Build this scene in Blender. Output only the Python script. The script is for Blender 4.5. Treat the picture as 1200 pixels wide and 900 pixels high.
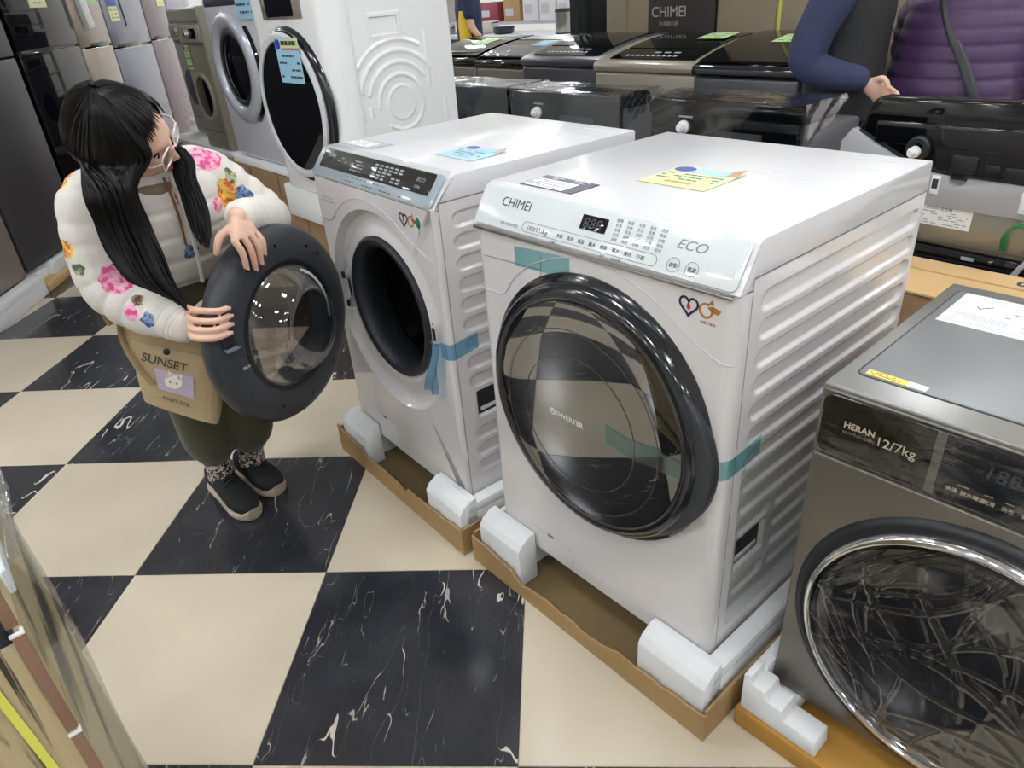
import bpy, bmesh, math, random
from mathutils import Vector, Matrix
from math import sin, cos, pi, radians, sqrt, exp
random.seed(7)
SC = bpy.context.scene
COL = SC.collection
for o in list(bpy.data.objects):
    bpy.data.objects.remove(o, do_unlink=True)

# ------------------------------------------------------------------ camera
cam_d = bpy.data.cameras.new('camera')
cam_d.sensor_width = 36.0
cam_d.lens = 24.717
cam_d.clip_start = 0.02
cam = bpy.data.objects.new('camera', cam_d)
COL.objects.link(cam)
RX = Vector((0.99658153, 0.04687578, -0.06802872))
RY = Vector((-0.03601895, -0.49452749, -0.86841534))
RZ = Vector((-0.07434972, 0.86789701, -0.49114855))
cm = Matrix((RX, -RY, -RZ)).transposed().to_4x4()
cm.translation = Vector((0.67089, -1.39734, 1.36217))
cam.matrix_world = cm
SC.camera = cam

# ------------------------------------------------------------------ world, exposure
w = bpy.data.worlds.new('world')
SC.world = w
w.use_nodes = True
w.node_tree.nodes['Background'].inputs[0].default_value = (0.90, 0.95, 1.0, 1)
w.node_tree.nodes['Background'].inputs[1].default_value = 0.25
SC.view_settings.view_transform = 'Standard'
SC.view_settings.look = 'None'
SC.view_settings.gamma = 1.0
SC.view_settings.use_curve_mapping = False
SC.view_settings.exposure = 0.42
LED = 41.0          # strength of the ceiling light panels

# ------------------------------------------------------------------ helpers
def lin(c):
    return tuple(((v / 12.92) if v <= 0.04045 else ((v + 0.055) / 1.055) ** 2.4) for v in c)

def hexc(h):
    h = h.lstrip('#')
    return lin(tuple(int(h[i:i + 2], 16) / 255 for i in (0, 2, 4)))

def mat(name, col, rough=0.5, metal=0.0, coat=0.0, ior=1.5, bump=0.0, bscale=40.0, vary=0.0, vscale=6.0, emit=0.0, croug=0.05, sheen=0.0):
    m = bpy.data.materials.new(name)
    m.use_nodes = True
    nt = m.node_tree
    b = nt.nodes['Principled BSDF']
    c = hexc(col) if isinstance(col, str) else lin(col)
    b.inputs['Base Color'].default_value = (*c, 1)
    b.inputs['Roughness'].default_value = rough
    b.inputs['Metallic'].default_value = metal
    b.inputs['IOR'].default_value = ior
    b.inputs['Coat Weight'].default_value = coat
    b.inputs['Coat Roughness'].default_value = croug
    b.inputs['Sheen Weight'].default_value = sheen
    if emit:
        b.inputs['Emission Color'].default_value = (*c, 1)
        b.inputs['Emission Strength'].default_value = emit
    tc = None
    if bump or vary:
        tc = nt.nodes.new('ShaderNodeTexCoord')
    if bump:
        n = nt.nodes.new('ShaderNodeTexNoise'); n.inputs['Scale'].default_value = bscale; n.inputs['Detail'].default_value = 4
        bp = nt.nodes.new('ShaderNodeBump'); bp.inputs['Strength'].default_value = bump; bp.inputs['Distance'].default_value = 0.01
        nt.links.new(tc.outputs['Object'], n.inputs['Vector'])
        nt.links.new(n.outputs['Fac'], bp.inputs['Height'])
        nt.links.new(bp.outputs['Normal'], b.inputs['Normal'])
    if vary:
        n = nt.nodes.new('ShaderNodeTexNoise'); n.inputs['Scale'].default_value = vscale; n.inputs['Detail'].default_value = 5
        mx = nt.nodes.new('ShaderNodeMix'); mx.data_type = 'RGBA'
        mx.inputs['A'].default_value = (*[v * (1 - vary) for v in c], 1)
        mx.inputs['B'].default_value = (*[min(1, v * (1 + vary)) for v in c], 1)
        nt.links.new(tc.outputs['Object'], n.inputs['Vector'])
        nt.links.new(n.outputs['Fac'], mx.inputs['Factor'])
        nt.links.new(mx.outputs['Result'], b.inputs['Base Color'])
    return m

def film_mat(name, tint=(1, 1, 1), base=0.05, edge=0.5, rough=0.08, bump=0.0, bscale=30.0, stretch=(1, 1, 1)):
    m = bpy.data.materials.new(name); m.use_nodes = True
    nt = m.node_tree; nt.nodes.clear()
    out = nt.nodes.new('ShaderNodeOutputMaterial')
    tr = nt.nodes.new('ShaderNodeBsdfTransparent'); tr.inputs[0].default_value = (*tint, 1)
    gl = nt.nodes.new('ShaderNodeBsdfGlossy'); gl.inputs['Roughness'].default_value = rough
    gl.inputs['Color'].default_value = (1, 1, 1, 1)
    mx = nt.nodes.new('ShaderNodeMixShader')
    lw = nt.nodes.new('ShaderNodeLayerWeight'); lw.inputs['Blend'].default_value = 0.25
    mr = nt.nodes.new('ShaderNodeMapRange')
    mr.inputs['To Min'].default_value = base; mr.inputs['To Max'].default_value = edge
    nt.links.new(lw.outputs['Facing'], mr.inputs['Value'])
    nt.links.new(mr.outputs[0], mx.inputs[0])
    nt.links.new(tr.outputs[0], mx.inputs[1]); nt.links.new(gl.outputs[0], mx.inputs[2])
    nt.links.new(mx.outputs[0], out.inputs[0])
    if bump:
        tc = nt.nodes.new('ShaderNodeTexCoord'); mp = nt.nodes.new('ShaderNodeMapping')
        mp.inputs['Scale'].default_value = stretch
        n = nt.nodes.new('ShaderNodeTexNoise'); n.inputs['Scale'].default_value = bscale; n.inputs['Detail'].default_value = 3
        n.inputs['Distortion'].default_value = 0.6
        bp = nt.nodes.new('ShaderNodeBump'); bp.inputs['Strength'].default_value = bump; bp.inputs['Distance'].default_value = 0.02
        nt.links.new(tc.outputs['Object'], mp.inputs[0]); nt.links.new(mp.outputs[0], n.inputs['Vector'])
        nt.links.new(n.outputs['Fac'], bp.inputs['Height'])
        nt.links.new(bp.outputs['Normal'], gl.inputs['Normal']); nt.links.new(bp.outputs['Normal'], lw.inputs['Normal'])
    return m

def emis(name, col, s):
    m = bpy.data.materials.new(name); m.use_nodes = True
    nt = m.node_tree; nt.nodes.clear()
    out = nt.nodes.new('ShaderNodeOutputMaterial'); e = nt.nodes.new('ShaderNodeEmission')
    e.inputs[0].default_value = (*lin(col), 1); e.inputs[1].default_value = s
    nt.links.new(e.outputs[0], out.inputs[0])
    return m

def setp(o, label=None, cat=None, group=None, kind=None):
    if label: o['label'] = label
    if cat: o['category'] = cat
    if group: o['group'] = group
    if kind: o['kind'] = kind
    return o

def thing(name, label, cat, loc=(0, 0, 0), rotz=0.0, group=None):
    o = bpy.data.objects.new(name, None)
    o.empty_display_size = 0.05
    COL.objects.link(o)
    o.location = loc
    o.rotation_euler = (0, 0, rotz)
    return setp(o, label, cat, group)

def obj(name, bm, mats, parent=None, smooth=35, loc=None, rot=None, matrix=None):
    """links a bmesh or mesh as one object"""
    if isinstance(bm, bmesh.types.BMesh):
        me = bpy.data.meshes.new(name)
        bmesh.ops.recalc_face_normals(bm, faces=bm.faces)
        bm.to_mesh(me); bm.free()
    else:
        me = bm
    if not isinstance(mats, (list, tuple)):
        mats = [mats]
    for m in mats:
        me.materials.append(m)
    if smooth:
        me.shade_smooth()
        me.set_sharp_from_angle(angle=radians(smooth))
    o = bpy.data.objects.new(name, me)
    COL.objects.link(o)
    if parent is not None:
        o.parent = parent
    if matrix is not None:
        o.matrix_local = matrix
    if loc is not None:
        o.location = loc
    if rot is not None:
        o.rotation_euler = rot
    return o

def NB():
    return bmesh.new()

def merge(bm, src, M=None, mi=None):
    if M is not None:
        bmesh.ops.transform(src, matrix=M, verts=src.verts)
    vm = [bm.verts.new(v.co) for v in src.verts]
    src.verts.index_update()
    for f in src.faces:
        try:
            nf = bm.faces.new([vm[v.index] for v in f.verts])
            nf.material_index = f.material_index if mi is None else mi
        except ValueError:
            pass
    src.free()

def box(bm, x0, x1, y0, y1, z0, z1, bev=0.0, seg=2, mi=0, M=None):
    t = bmesh.new()
    vs = [t.verts.new((x, y, z)) for x in (x0, x1) for y in (y0, y1) for z in (z0, z1)]
    for q in ((0, 1, 3, 2), (4, 6, 7, 5), (0, 4, 5, 1), (2, 3, 7, 6), (0, 2, 6, 4), (1, 5, 7, 3)):
        t.faces.new([vs[i] for i in q])
    bmesh.ops.recalc_face_normals(t, faces=t.faces)
    if bev:
        bmesh.ops.bevel(t, geom=list(t.edges), offset=bev, segments=seg, affect='EDGES', profile=0.5, clamp_overlap=True)
    for f in t.faces: f.material_index = mi
    merge(bm, t, M)
    return bm

def bbox_obj(name, dims, mats, parent, bev=0.003, seg=2, **k):
    return obj(name, box(NB(), *dims, bev=bev, seg=seg), mats, parent, **k)

def prism(bm, poly, axis, a0, a1, bev=0.0, seg=2, mi=0):
    """polygon extruded: axis 'x' -> poly is (y,z); 'y' -> (x,z); 'z' -> (x,y)"""
    def P(p, a):
        return {'x': (a, p[0], p[1]), 'y': (p[0], a, p[1]), 'z': (p[0], p[1], a)}[axis]
    t = bmesh.new()
    A = [t.verts.new(P(p, a0)) for p in poly]; B = [t.verts.new(P(p, a1)) for p in poly]
    n = len(poly)
    t.faces.new(A); t.faces.new(B[::-1])
    for i in range(n):
        t.faces.new([A[i], B[i], B[(i + 1) % n], A[(i + 1) % n]])
    bmesh.ops.recalc_face_normals(t, faces=t.faces)
    if bev:
        bmesh.ops.bevel(t, geom=list(t.edges), offset=bev, segments=seg, affect='EDGES', profile=0.5, clamp_overlap=True)
    for f in t.faces: f.material_index = mi
    merge(bm, t)
    return bm

def rrect(x0, x1, y0, y1, r, n=6):
    pts = []
    for cx, cy, a in ((x1 - r, y1 - r, 0), (x0 + r, y1 - r, 90), (x0 + r, y0 + r, 180), (x1 - r, y0 + r, 270)):
        for i in range(n + 1):
            t = radians(a + 90 * i / n)
            pts.append((cx + r * cos(t), cy + r * sin(t)))
    return pts

def lathe(bm, prof, n=64, M=None, mi=0, a0=0.0, a1=2 * pi, sx=1.0, sy=1.0):
    """profile (radius, height) about local z"""
    t = bmesh.new()
    full = abs(a1 - a0 - 2 * pi) < 1e-6
    cnt = n if full else n + 1
    rings = []
    for r, h in prof:
        if r < 1e-6:
            rings.append([t.verts.new((0, 0, h))])
        else:
            rings.append([t.verts.new((sx * r * cos(a0 + (a1 - a0) * i / n), sy * r * sin(a0 + (a1 - a0) * i / n), h)) for i in range(cnt)])
    for A, B in zip(rings, rings[1:]):
        for i in range(n):
            j = (i + 1) % cnt if full else i + 1
            if len(A) == 1 and len(B) == 1: continue
            if len(A) == 1: f = [A[0], B[i], B[j]]
            elif len(B) == 1: f = [A[i], A[j], B[0]]
            else: f = [A[i], A[j], B[j], B[i]]
            t.faces.new(f).material_index = mi
    merge(bm, t, M)
    return bm

def frames(path):
    P = [Vector(p) for p in path]
    T = []
    for i in range(len(P)):
        a = P[max(0, i - 1)]; b = P[min(len(P) - 1, i + 1)]
        d = (b - a)
        T.append(d.normalized() if d.length > 1e-9 else Vector((0, 0, 1)))
    up = Vector((0, 0, 1)) if abs(T[0].z) < 0.9 else Vector((1, 0, 0))
    X = T[0].cross(up).normalized()
    out = []
    for i, t in enumerate(T):
        X = (X - t * X.dot(t)).normalized()
        out.append((P[i], X, t.cross(X)))
    return out

def tube(bm, path, rad, n=8, mi=0, cap=True, flat=1.0):
    fr = frames(path)
    if not isinstance(rad, (list, tuple)): rad = [rad] * len(fr)
    rings = []
    for (p, X, Y), r in zip(fr, rad):
        rings.append([bm.verts.new(p + X * (r * cos(2 * pi * i / n)) + Y * (r * flat * sin(2 * pi * i / n))) for i in range(n)])
    for A, B in zip(rings, rings[1:]):
        for i in range(n):
            bm.faces.new([A[i], A[(i + 1) % n], B[(i + 1) % n], B[i]]).material_index = mi
    if cap:
        bm.faces.new(rings[0][::-1]).material_index = mi; bm.faces.new(rings[-1]).material_index = mi
    return bm

def rings_loft(bm, rings, n=28, mi=0, cap=True, power=2.0):
    """rings: (centre, X half vector, Y half vector)"""
    R_ = []
    for c, X, Y in rings:
        c = Vector(c); X = Vector(X); Y = Vector(Y)
        row = []
        for i in range(n):
            a = 2 * pi * i / n
            ca, sa = cos(a), sin(a)
            e = 2.0 / power
            row.append(bm.verts.new(c + X * (math.copysign(abs(ca) ** e, ca)) + Y * (math.copysign(abs(sa) ** e, sa))))
        R_.append(row)
    for A, B in zip(R_, R_[1:]):
        for i in range(n):
            bm.faces.new([A[i], A[(i + 1) % n], B[(i + 1) % n], B[i]]).material_index = mi
    if cap:
        bm.faces.new(R_[0][::-1]).material_index = mi; bm.faces.new(R_[-1]).material_index = mi
    return bm

def smooth_path(pts, k=8):
    P = [Vector(p) for p in pts]
    out = []
    for i in range(len(P) - 1):
        p0 = P[max(0, i - 1)]; p1 = P[i]; p2 = P[i + 1]; p3 = P[min(len(P) - 1, i + 2)]
        for j in range(k):
            t = j / k
            out.append(0.5 * ((2 * p1) + (p2 - p0) * t + (2 * p0 - 5 * p1 + 4 * p2 - p3) * t * t + (3 * p1 - p0 - 3 * p2 + p3) * t ** 3))
    out.append(P[-1])
    return out

def lerp_list(v, m):
    """resample list v to m values"""
    out = []
    for i in range(m):
        t = i / (m - 1) * (len(v) - 1); a = min(int(t), len(v) - 2); f = t - a
        out.append(v[a] * (1 - f) + v[a + 1] * f)
    return out

def limb(bm, pts, radii, n=14, k=8, puff=0.0, pitch=0.05, flat=1.0):
    path = smooth_path(pts, k)
    rad = lerp_list(radii, len(path))
    if puff:
        s = 0.0; rr = []
        for i, p in enumerate(path):
            if i: s += (path[i] - path[i - 1]).length
            rr.append(rad[i] * (1 - puff * (1 - abs(sin(pi * s / pitch))) ** 4))
        rad = rr
    # rounded ends
    d0 = (path[0] - path[1]).normalized(); d1 = (path[-1] - path[-2]).normalized()
    pre = [path[0] + d0 * rad[0] * 0.75, path[0] + d0 * rad[0] * 0.45]
    post = [path[-1] + d1 * rad[-1] * 0.45, path[-1] + d1 * rad[-1] * 0.75]
    tube(bm, pre + path + post, [rad[0] * 0.35, rad[0] * 0.8] + rad + [rad[-1] * 0.8, rad[-1] * 0.35], n=n, flat=flat)
    return bm

def remesh(bm, voxel, it=2, fac=0.5):
    """joins overlapping closed shells into one continuous surface"""
    me = bpy.data.meshes.new('tmp')
    bmesh.ops.recalc_face_normals(bm, faces=bm.faces)
    bm.to_mesh(me); bm.free()
    o = bpy.data.objects.new('tmp', me)
    COL.objects.link(o)
    r = o.modifiers.new('r', 'REMESH'); r.mode = 'VOXEL'; r.voxel_size = voxel
    if it:
        s = o.modifiers.new('s', 'SMOOTH'); s.iterations = it; s.factor = fac
    dg = bpy.context.evaluated_depsgraph_get(); dg.update()
    out = bpy.data.meshes.new_from_object(o.evaluated_get(dg))
    bpy.data.objects.remove(o, do_unlink=True); bpy.data.meshes.remove(me)
    return out

def text_mesh(body, size, ext=0.0004, align='LEFT', space=1.0, shear=0.0, bold=0.0, sx=1.0):
    cu = bpy.data.curves.new('tmp', 'FONT')
    cu.body = body; cu.size = size; cu.extrude = ext; cu.align_x = align; cu.align_y = 'BOTTOM_BASELINE'
    cu.space_character = space; cu.shear = shear; cu.offset = bold; cu.resolution_u = 3
    o = bpy.data.objects.new('tmp', cu); COL.objects.link(o)
    dg = bpy.context.evaluated_depsgraph_get()
    me = bpy.data.meshes.new_from_object(o.evaluated_get(dg))
    bpy.data.objects.remove(o, do_unlink=True); bpy.data.curves.remove(cu)
    if sx != 1.0:
        for v in me.vertices: v.co.x *= sx
    return me

def plane_M(origin, xd, yd):
    x = Vector(xd).normalized(); y = Vector(yd); y = (y - x * x.dot(y)).normalized(); z = x.cross(y)
    M = Matrix((x, y, z)).transposed().to_4x4(); M.translation = Vector(origin)
    return M

def text(body, size, m, parent, M, name='lettering', **k):
    return obj(name, text_mesh(body, size, **k), m, parent, smooth=0, matrix=M)

def grid_surface(bm, nu, nv, f, thick=None, mi=0):
    V = [[bm.verts.new(f(i / nu, j / nv)) for j in range(nv + 1)] for i in range(nu + 1)]
    for i in range(nu):
        for j in range(nv):
            bm.faces.new([V[i][j], V[i + 1][j], V[i + 1][j + 1], V[i][j + 1]]).material_index = mi
    return V

def sheet(bm, nu, nv, f, t, mi=0):
    """grid surface with thickness t along its normal"""
    P = [[Vector(f(i / nu, j / nv)) for j in range(nv + 1)] for i in range(nu + 1)]
    def N(i, j):
        a = P[min(nu, i + 1)][j] - P[max(0, i - 1)][j]; b = P[i][min(nv, j + 1)] - P[i][max(0, j - 1)]
        n = a.cross(b)
        return n.normalized() if n.length > 1e-12 else Vector((0, 0, 1))
    A = [[bm.verts.new(P[i][j]) for j in range(nv + 1)] for i in range(nu + 1)]
    B = [[bm.verts.new(P[i][j] + N(i, j) * t) for j in range(nv + 1)] for i in range(nu + 1)]
    for i in range(nu):
        for j in range(nv):
            bm.faces.new([A[i][j], A[i][j + 1], A[i + 1][j + 1], A[i + 1][j]])
            bm.faces.new([B[i][j], B[i + 1][j], B[i + 1][j + 1], B[i][j + 1]])
    for i in range(nu):
        bm.faces.new([A[i][0], A[i + 1][0], B[i + 1][0], B[i][0]]); bm.faces.new([A[i + 1][nv], A[i][nv], B[i][nv], B[i + 1][nv]])
    for j in range(nv):
        bm.faces.new([A[0][j + 1], A[0][j], B[0][j], B[0][j + 1]]); bm.faces.new([A[nu][j], A[nu][j + 1], B[nu][j + 1], B[nu][j]])
    for f_ in bm.faces: f_.material_index = mi
    return bm

def copy_tree(o, parent=None):
    c = o.copy(); COL.objects.link(c)
    if parent is not None:
        c.parent = parent; c.matrix_parent_inverse = o.matrix_parent_inverse.copy()
    for ch in list(o.children):
        copy_tree(ch, c)
    return c

YAW = -0.803
U = Vector((cos(YAW), sin(YAW), 0)); V = Vector((-sin(YAW), cos(YAW), 0))
O3 = Vector((0.492, 0.06, 0))
def row(a, b, z=0.0):
    """point in the aisle frame of the washer row: a along the row, b to the back"""
    return O3 + U * a + V * b + Vector((0, 0, z))

# ------------------------------------------------------------------ materials
M = {}
M['white'] = mat('white_enamel', '#dedbdb', 0.25, coat=0.9, croug=0.04)
M['white_top'] = mat('white_lid', '#dcdcdf', 0.32, coat=0.45, croug=0.03)
M['white_bright'] = mat('bright_white_shell', '#f3f4f6', 0.28, coat=0.5)
M['pearl'] = mat('pearl_panel', '#dfe6e8', 0.12, coat=1.0, croug=0.03)
M['seam'] = mat('seam_shadow', '#8e8e93', 0.6)
M['ink'] = mat('dark_ink', '#3c4046', 0.5)
M['ink_soft'] = mat('soft_ink', '#8a8e96', 0.5)
M['black_gloss'] = mat('black_gloss', '#08090c', 0.05, ior=1.6)
M['door_glass'] = mat('tinted_door_glass', '#0b0a0a', 0.02, ior=2.9)
M['door_rim'] = mat('door_rim', '#12151c', 0.16, coat=0.5)
M['slate'] = mat('slate_plastic', '#34373d', 0.42, bump=0.03, bscale=500)
M['slate_dark'] = mat('dark_plastic', '#1c1e24', 0.4)
M['rubber'] = mat('gasket_rubber', '#20232c', 0.5)
M['chrome'] = mat('chrome', '#d9dade', 0.08, metal=1.0)
M['steel'] = mat('brushed_steel', '#b4b2ae', 0.32, metal=1.0)
M['drum'] = mat('drum_steel', '#4a4b50', 0.3, metal=0.9)
M['foam'] = mat('foam_white', '#eef1f3', 0.85, bump=0.10, bscale=130)
M['card'] = mat('cardboard', '#a98b60', 0.85, bump=0.05, bscale=60, vary=0.10, vscale=5)
M['card_in'] = mat('cardboard_inner', '#85704d', 0.9, vary=0.08)
M['card_dark'] = mat('cardboard_brown', '#95785a', 0.85, vary=0.08, vscale=4)
M['card_light'] = mat('cardboard_light', '#d8b581', 0.8, vary=0.06)
M['card_tan'] = mat('cardboard_tan', '#988b76', 0.7, vary=0.04, vscale=2)
M['teal_tape'] = film_mat('teal_tape', (0.50, 0.77, 0.80), base=0.10, edge=0.3, rough=0.25)
M['blue_tape'] = film_mat('blue_tape', (0.42, 0.71, 0.88), base=0.10, edge=0.3, rough=0.25, bump=0.4, bscale=60)
M['film'] = film_mat('clear_film', (0.97, 0.98, 0.99), base=0.025, edge=0.30, rough=0.10, bump=0.15, bscale=14)
M['film_wrap'] = film_mat('crumpled_film', (0.9, 0.91, 0.92), base=0.10, edge=0.42, rough=0.12, bump=0.45, bscale=9, stretch=(1, 1.6, 1))
M['film_soft'] = film_mat('soft_film', (0.93, 0.94, 0.94), base=0.018, edge=0.16, rough=0.08, bump=0.12, bscale=6)
M['glass'] = film_mat('clear_glass', (0.95, 0.96, 0.96), base=0.05, edge=0.50, rough=0.02)
M['smoked'] = film_mat('smoked_glass', (0.62, 0.58, 0.55), base=0.06, edge=0.35, rough=0.02)
M['ti_body'] = mat('titanium_body', '#807b74', 0.30, metal=0.7)
M['ti_top'] = mat('titanium_top', '#8d9091', 0.38, metal=0.35)
M['ti_frame'] = mat('titanium_frame', '#94938f', 0.3, metal=0.6)
M['gold_ink'] = mat('gold_ink', '#cdbfa4', 0.4, metal=0.2)
M['paper'] = mat('white_paper', '#f1f2f2', 0.5)
M['paper_blue'] = mat('blue_paper', '#9fd0e8', 0.3)
M['paper_yellow'] = mat('yellow_paper', '#dfe3a6', 0.4)
M['paper_green'] = mat('green_paper', '#bfe3a2', 0.5)
M['blue_print'] = mat('blue_print', '#2a3fb0', 0.4)
M['navy_print'] = mat('navy_print', '#1f2440', 0.4)
M['grey_print'] = mat('grey_print', '#b9bcc2', 0.4)
M['orange_print'] = mat('orange_print', '#c79a72', 0.4)
M['red_print'] = mat('red_print', '#c8343c', 0.4)
M['green_print'] = mat('green_print', '#2c7e62', 0.4)
M['brown_print'] = mat('brown_print', '#b07a35', 0.4)
M['yellow_print'] = mat('yellow_print', '#e8e05a', 0.4)
M['skin'] = mat('skin', '#e3b9a4', 0.45, bump=0.03, bscale=300, vary=0.04, vscale=20)
M['skin'].node_tree.nodes['Principled BSDF'].inputs['Subsurface Weight'].default_value = 0.12
M['skin'].node_tree.nodes['Principled BSDF'].inputs['Subsurface Radius'].default_value = (0.01, 0.004, 0.002)
M['strap_yellow'] = mat('yellow_strap', '#dfe062', 0.4)
# ------------------------------------------------------------------ floor, walls, ceiling
def tile_cream():
    m = mat('cream_tile', '#d5c8b0', 0.16, coat=0.2, croug=0.2)
    nt = m.node_tree; b = nt.nodes['Principled BSDF']
    tc = nt.nodes.new('ShaderNodeTexCoord'); oi = nt.nodes.new('ShaderNodeObjectInfo')
    va = nt.nodes.new('ShaderNodeVectorMath'); va.operation = 'ADD'
    nt.links.new(tc.outputs['Object'], va.inputs[0]); nt.links.new(oi.outputs['Location'], va.inputs[1])
    n = nt.nodes.new('ShaderNodeTexNoise'); n.inputs['Scale'].default_value = 2.2; n.inputs['Detail'].default_value = 6
    nt.links.new(va.outputs[0], n.inputs['Vector'])
    r = nt.nodes.new('ShaderNodeValToRGB')
    r.color_ramp.elements[0].position = 0.3; r.color_ramp.elements[0].color = (*hexc('#cdc1ab'), 1)
    r.color_ramp.elements[1].position = 0.7; r.color_ramp.elements[1].color = (*hexc('#d9cdb8'), 1)
    nt.links.new(n.outputs['Fac'], r.inputs[0]); nt.links.new(r.outputs[0], b.inputs['Base Color'])
    n2 = nt.nodes.new('ShaderNodeTexNoise'); n2.inputs['Scale'].default_value = 7
    mr = nt.nodes.new('ShaderNodeMapRange'); mr.inputs['To Min'].default_value = 0.10; mr.inputs['To Max'].default_value = 0.24
    nt.links.new(va.outputs[0], n2.inputs['Vector']); nt.links.new(n2.outputs['Fac'], mr.inputs['Value'])
    nt.links.new(mr.outputs[0], b.inputs['Roughness'])
    return m

def tile_black():
    m = mat('black_marble_tile', '#24252b', 0.16, coat=0.2, croug=0.2)
    nt = m.node_tree; b = nt.nodes['Principled BSDF']; L = nt.links.new
    tc = nt.nodes.new('ShaderNodeTexCoord'); oi = nt.nodes.new('ShaderNodeObjectInfo')
    ml = nt.nodes.new('ShaderNodeMath'); ml.operation = 'MULTIPLY'; ml.inputs[1].default_value = 37.0
    L(oi.outputs['Random'], ml.inputs[0])
    va = nt.nodes.new('ShaderNodeVectorMath'); va.operation = 'ADD'
    L(tc.outputs['Object'], va.inputs[0]); L(ml.outputs[0], va.inputs[1])
    def veins(scale, stretch, rot, width, thr, dist):
        mp = nt.nodes.new('ShaderNodeMapping'); mp.inputs['Rotation'].default_value = (0, 0, rot); mp.inputs['Scale'].default_value = stretch
        L(va.outputs[0], mp.inputs[0])
        n = nt.nodes.new('ShaderNodeTexNoise'); n.inputs['Scale'].default_value = scale; n.inputs['Detail'].default_value = 3; n.inputs['Distortion'].default_value = dist
        L(mp.outputs[0], n.inputs['Vector'])
        s = nt.nodes.new('ShaderNodeMath'); s.operation = 'SUBTRACT'; s.inputs[1].default_value = 0.5; L(n.outputs['Fac'], s.inputs[0])
        a = nt.nodes.new('ShaderNodeMath'); a.operation = 'ABSOLUTE'; L(s.outputs[0], a.inputs[0])
        m2 = nt.nodes.new('ShaderNodeTexNoise'); m2.inputs['Scale'].default_value = scale * 2.3; m2.inputs['Detail'].default_value = 2
        L(mp.outputs[0], m2.inputs['Vector'])
        w_ = nt.nodes.new('ShaderNodeMapRange'); w_.inputs['From Min'].default_value = thr; w_.inputs['From Max'].default_value = thr + 0.2
        w_.inputs['To Min'].default_value = 0.0002; w_.inputs['To Max'].default_value = width
        L(m2.outputs['Fac'], w_.inputs['Value'])
        d = nt.nodes.new('ShaderNodeMath'); d.operation = 'DIVIDE'; L(a.outputs[0], d.inputs[0]); L(w_.outputs[0], d.inputs[1])
        c = nt.nodes.new('ShaderNodeMapRange'); c.inputs['From Min'].default_value = 0.6; c.inputs['From Max'].default_value = 1.0
        c.inputs['To Min'].default_value = 1.0; c.inputs['To Max'].default_value = 0.0
        L(d.outputs[0], c.inputs['Value'])
        return c
    v1 = veins(2.6, (2.6, 0.62, 1), -0.30, 0.0105, 0.52, 0.22)
    v2 = veins(6.0, (2.8, 0.55, 1), -0.55, 0.013, 0.56, 0.3)
    mx = nt.nodes.new('ShaderNodeMath'); mx.operation = 'MAXIMUM'; L(v1.outputs[0], mx.inputs[0])
    h = nt.nodes.new('ShaderNodeMath'); h.operation = 'MULTIPLY'; h.inputs[1].default_value = 0.6; L(v2.outputs[0], h.inputs[0]); L(h.outputs[0], mx.inputs[1])
    n = nt.nodes.new('ShaderNodeTexNoise'); n.inputs['Scale'].default_value = 5; n.inputs['Detail'].default_value = 6
    L(va.outputs[0], n.inputs['Vector'])
    r = nt.nodes.new('ShaderNodeValToRGB')
    r.color_ramp.elements[0].position = 0.35; r.color_ramp.elements[0].color = (*hexc('#28292f'), 1)
    r.color_ramp.elements[1].position = 0.75; r.color_ramp.elements[1].color = (*hexc('#3a3b41'), 1)
    L(n.outputs['Fac'], r.inputs[0])
    mc = nt.nodes.new('ShaderNodeMix'); mc.data_type = 'RGBA'; mc.inputs['B'].default_value = (*hexc('#d2cdc2'), 1)
    L(mx.outputs[0], mc.inputs['Factor']); L(r.outputs[0], mc.inputs['A']); L(mc.outputs['Result'], b.inputs['Base Color'])
    return m

M['cream'] = tile_cream(); M['marble'] = tile_black()
M['grout'] = mat('grout', '#6d675e', 0.9)
M['wall'] = mat('wall_paint', '#e2e1de', 0.8)
M['ceil'] = mat('ceiling_board', '#f2f2f1', 0.9)
T = 0.55
floor = obj('floor', box(NB(), -6.0, 8.5, -6.0, 13.0, -0.06, -0.003), M['grout'], smooth=0)
floor['kind'] = 'structure'

def tile_bm():
    return box(NB(), 0.0007, T - 0.0007, 0.0007, T - 0.0007, -0.012, 0.0, bev=0.0012, seg=1)
tmesh = {}
for k in ('cream', 'marble'):
    o = obj('tile', tile_bm(), M[k], floor, smooth=0)
    tmesh[k] = o.data
    bpy.data.objects.remove(o)
rest = NB()
for i in range(-11, 16):
    for j in range(-11, 24):
        black = (i + j) % 2 != 0
        if -6 <= i < 7 and -4 <= j < 13:
            o = bpy.data.objects.new('tile', tmesh['marble' if black else 'cream'])
            COL.objects.link(o); o.parent = floor; o.location = (i * T, j * T, 0)
        else:
            t = bmesh.new()
            vs = [t.verts.new(p) for p in ((i * T + .0007, j * T + .0007, 0), (i * T + T - .0007, j * T + .0007, 0), (i * T + T - .0007, j * T + T - .0007, 0), (i * T + .0007, j * T + T - .0007, 0))]
            t.faces.new(vs); merge(rest, t, mi=1 if black else 0)
ro = obj('distant_tiles', rest, [M['cream'], M['marble']], floor, smooth=0)
ro['kind'] = 'stuff'

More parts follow.
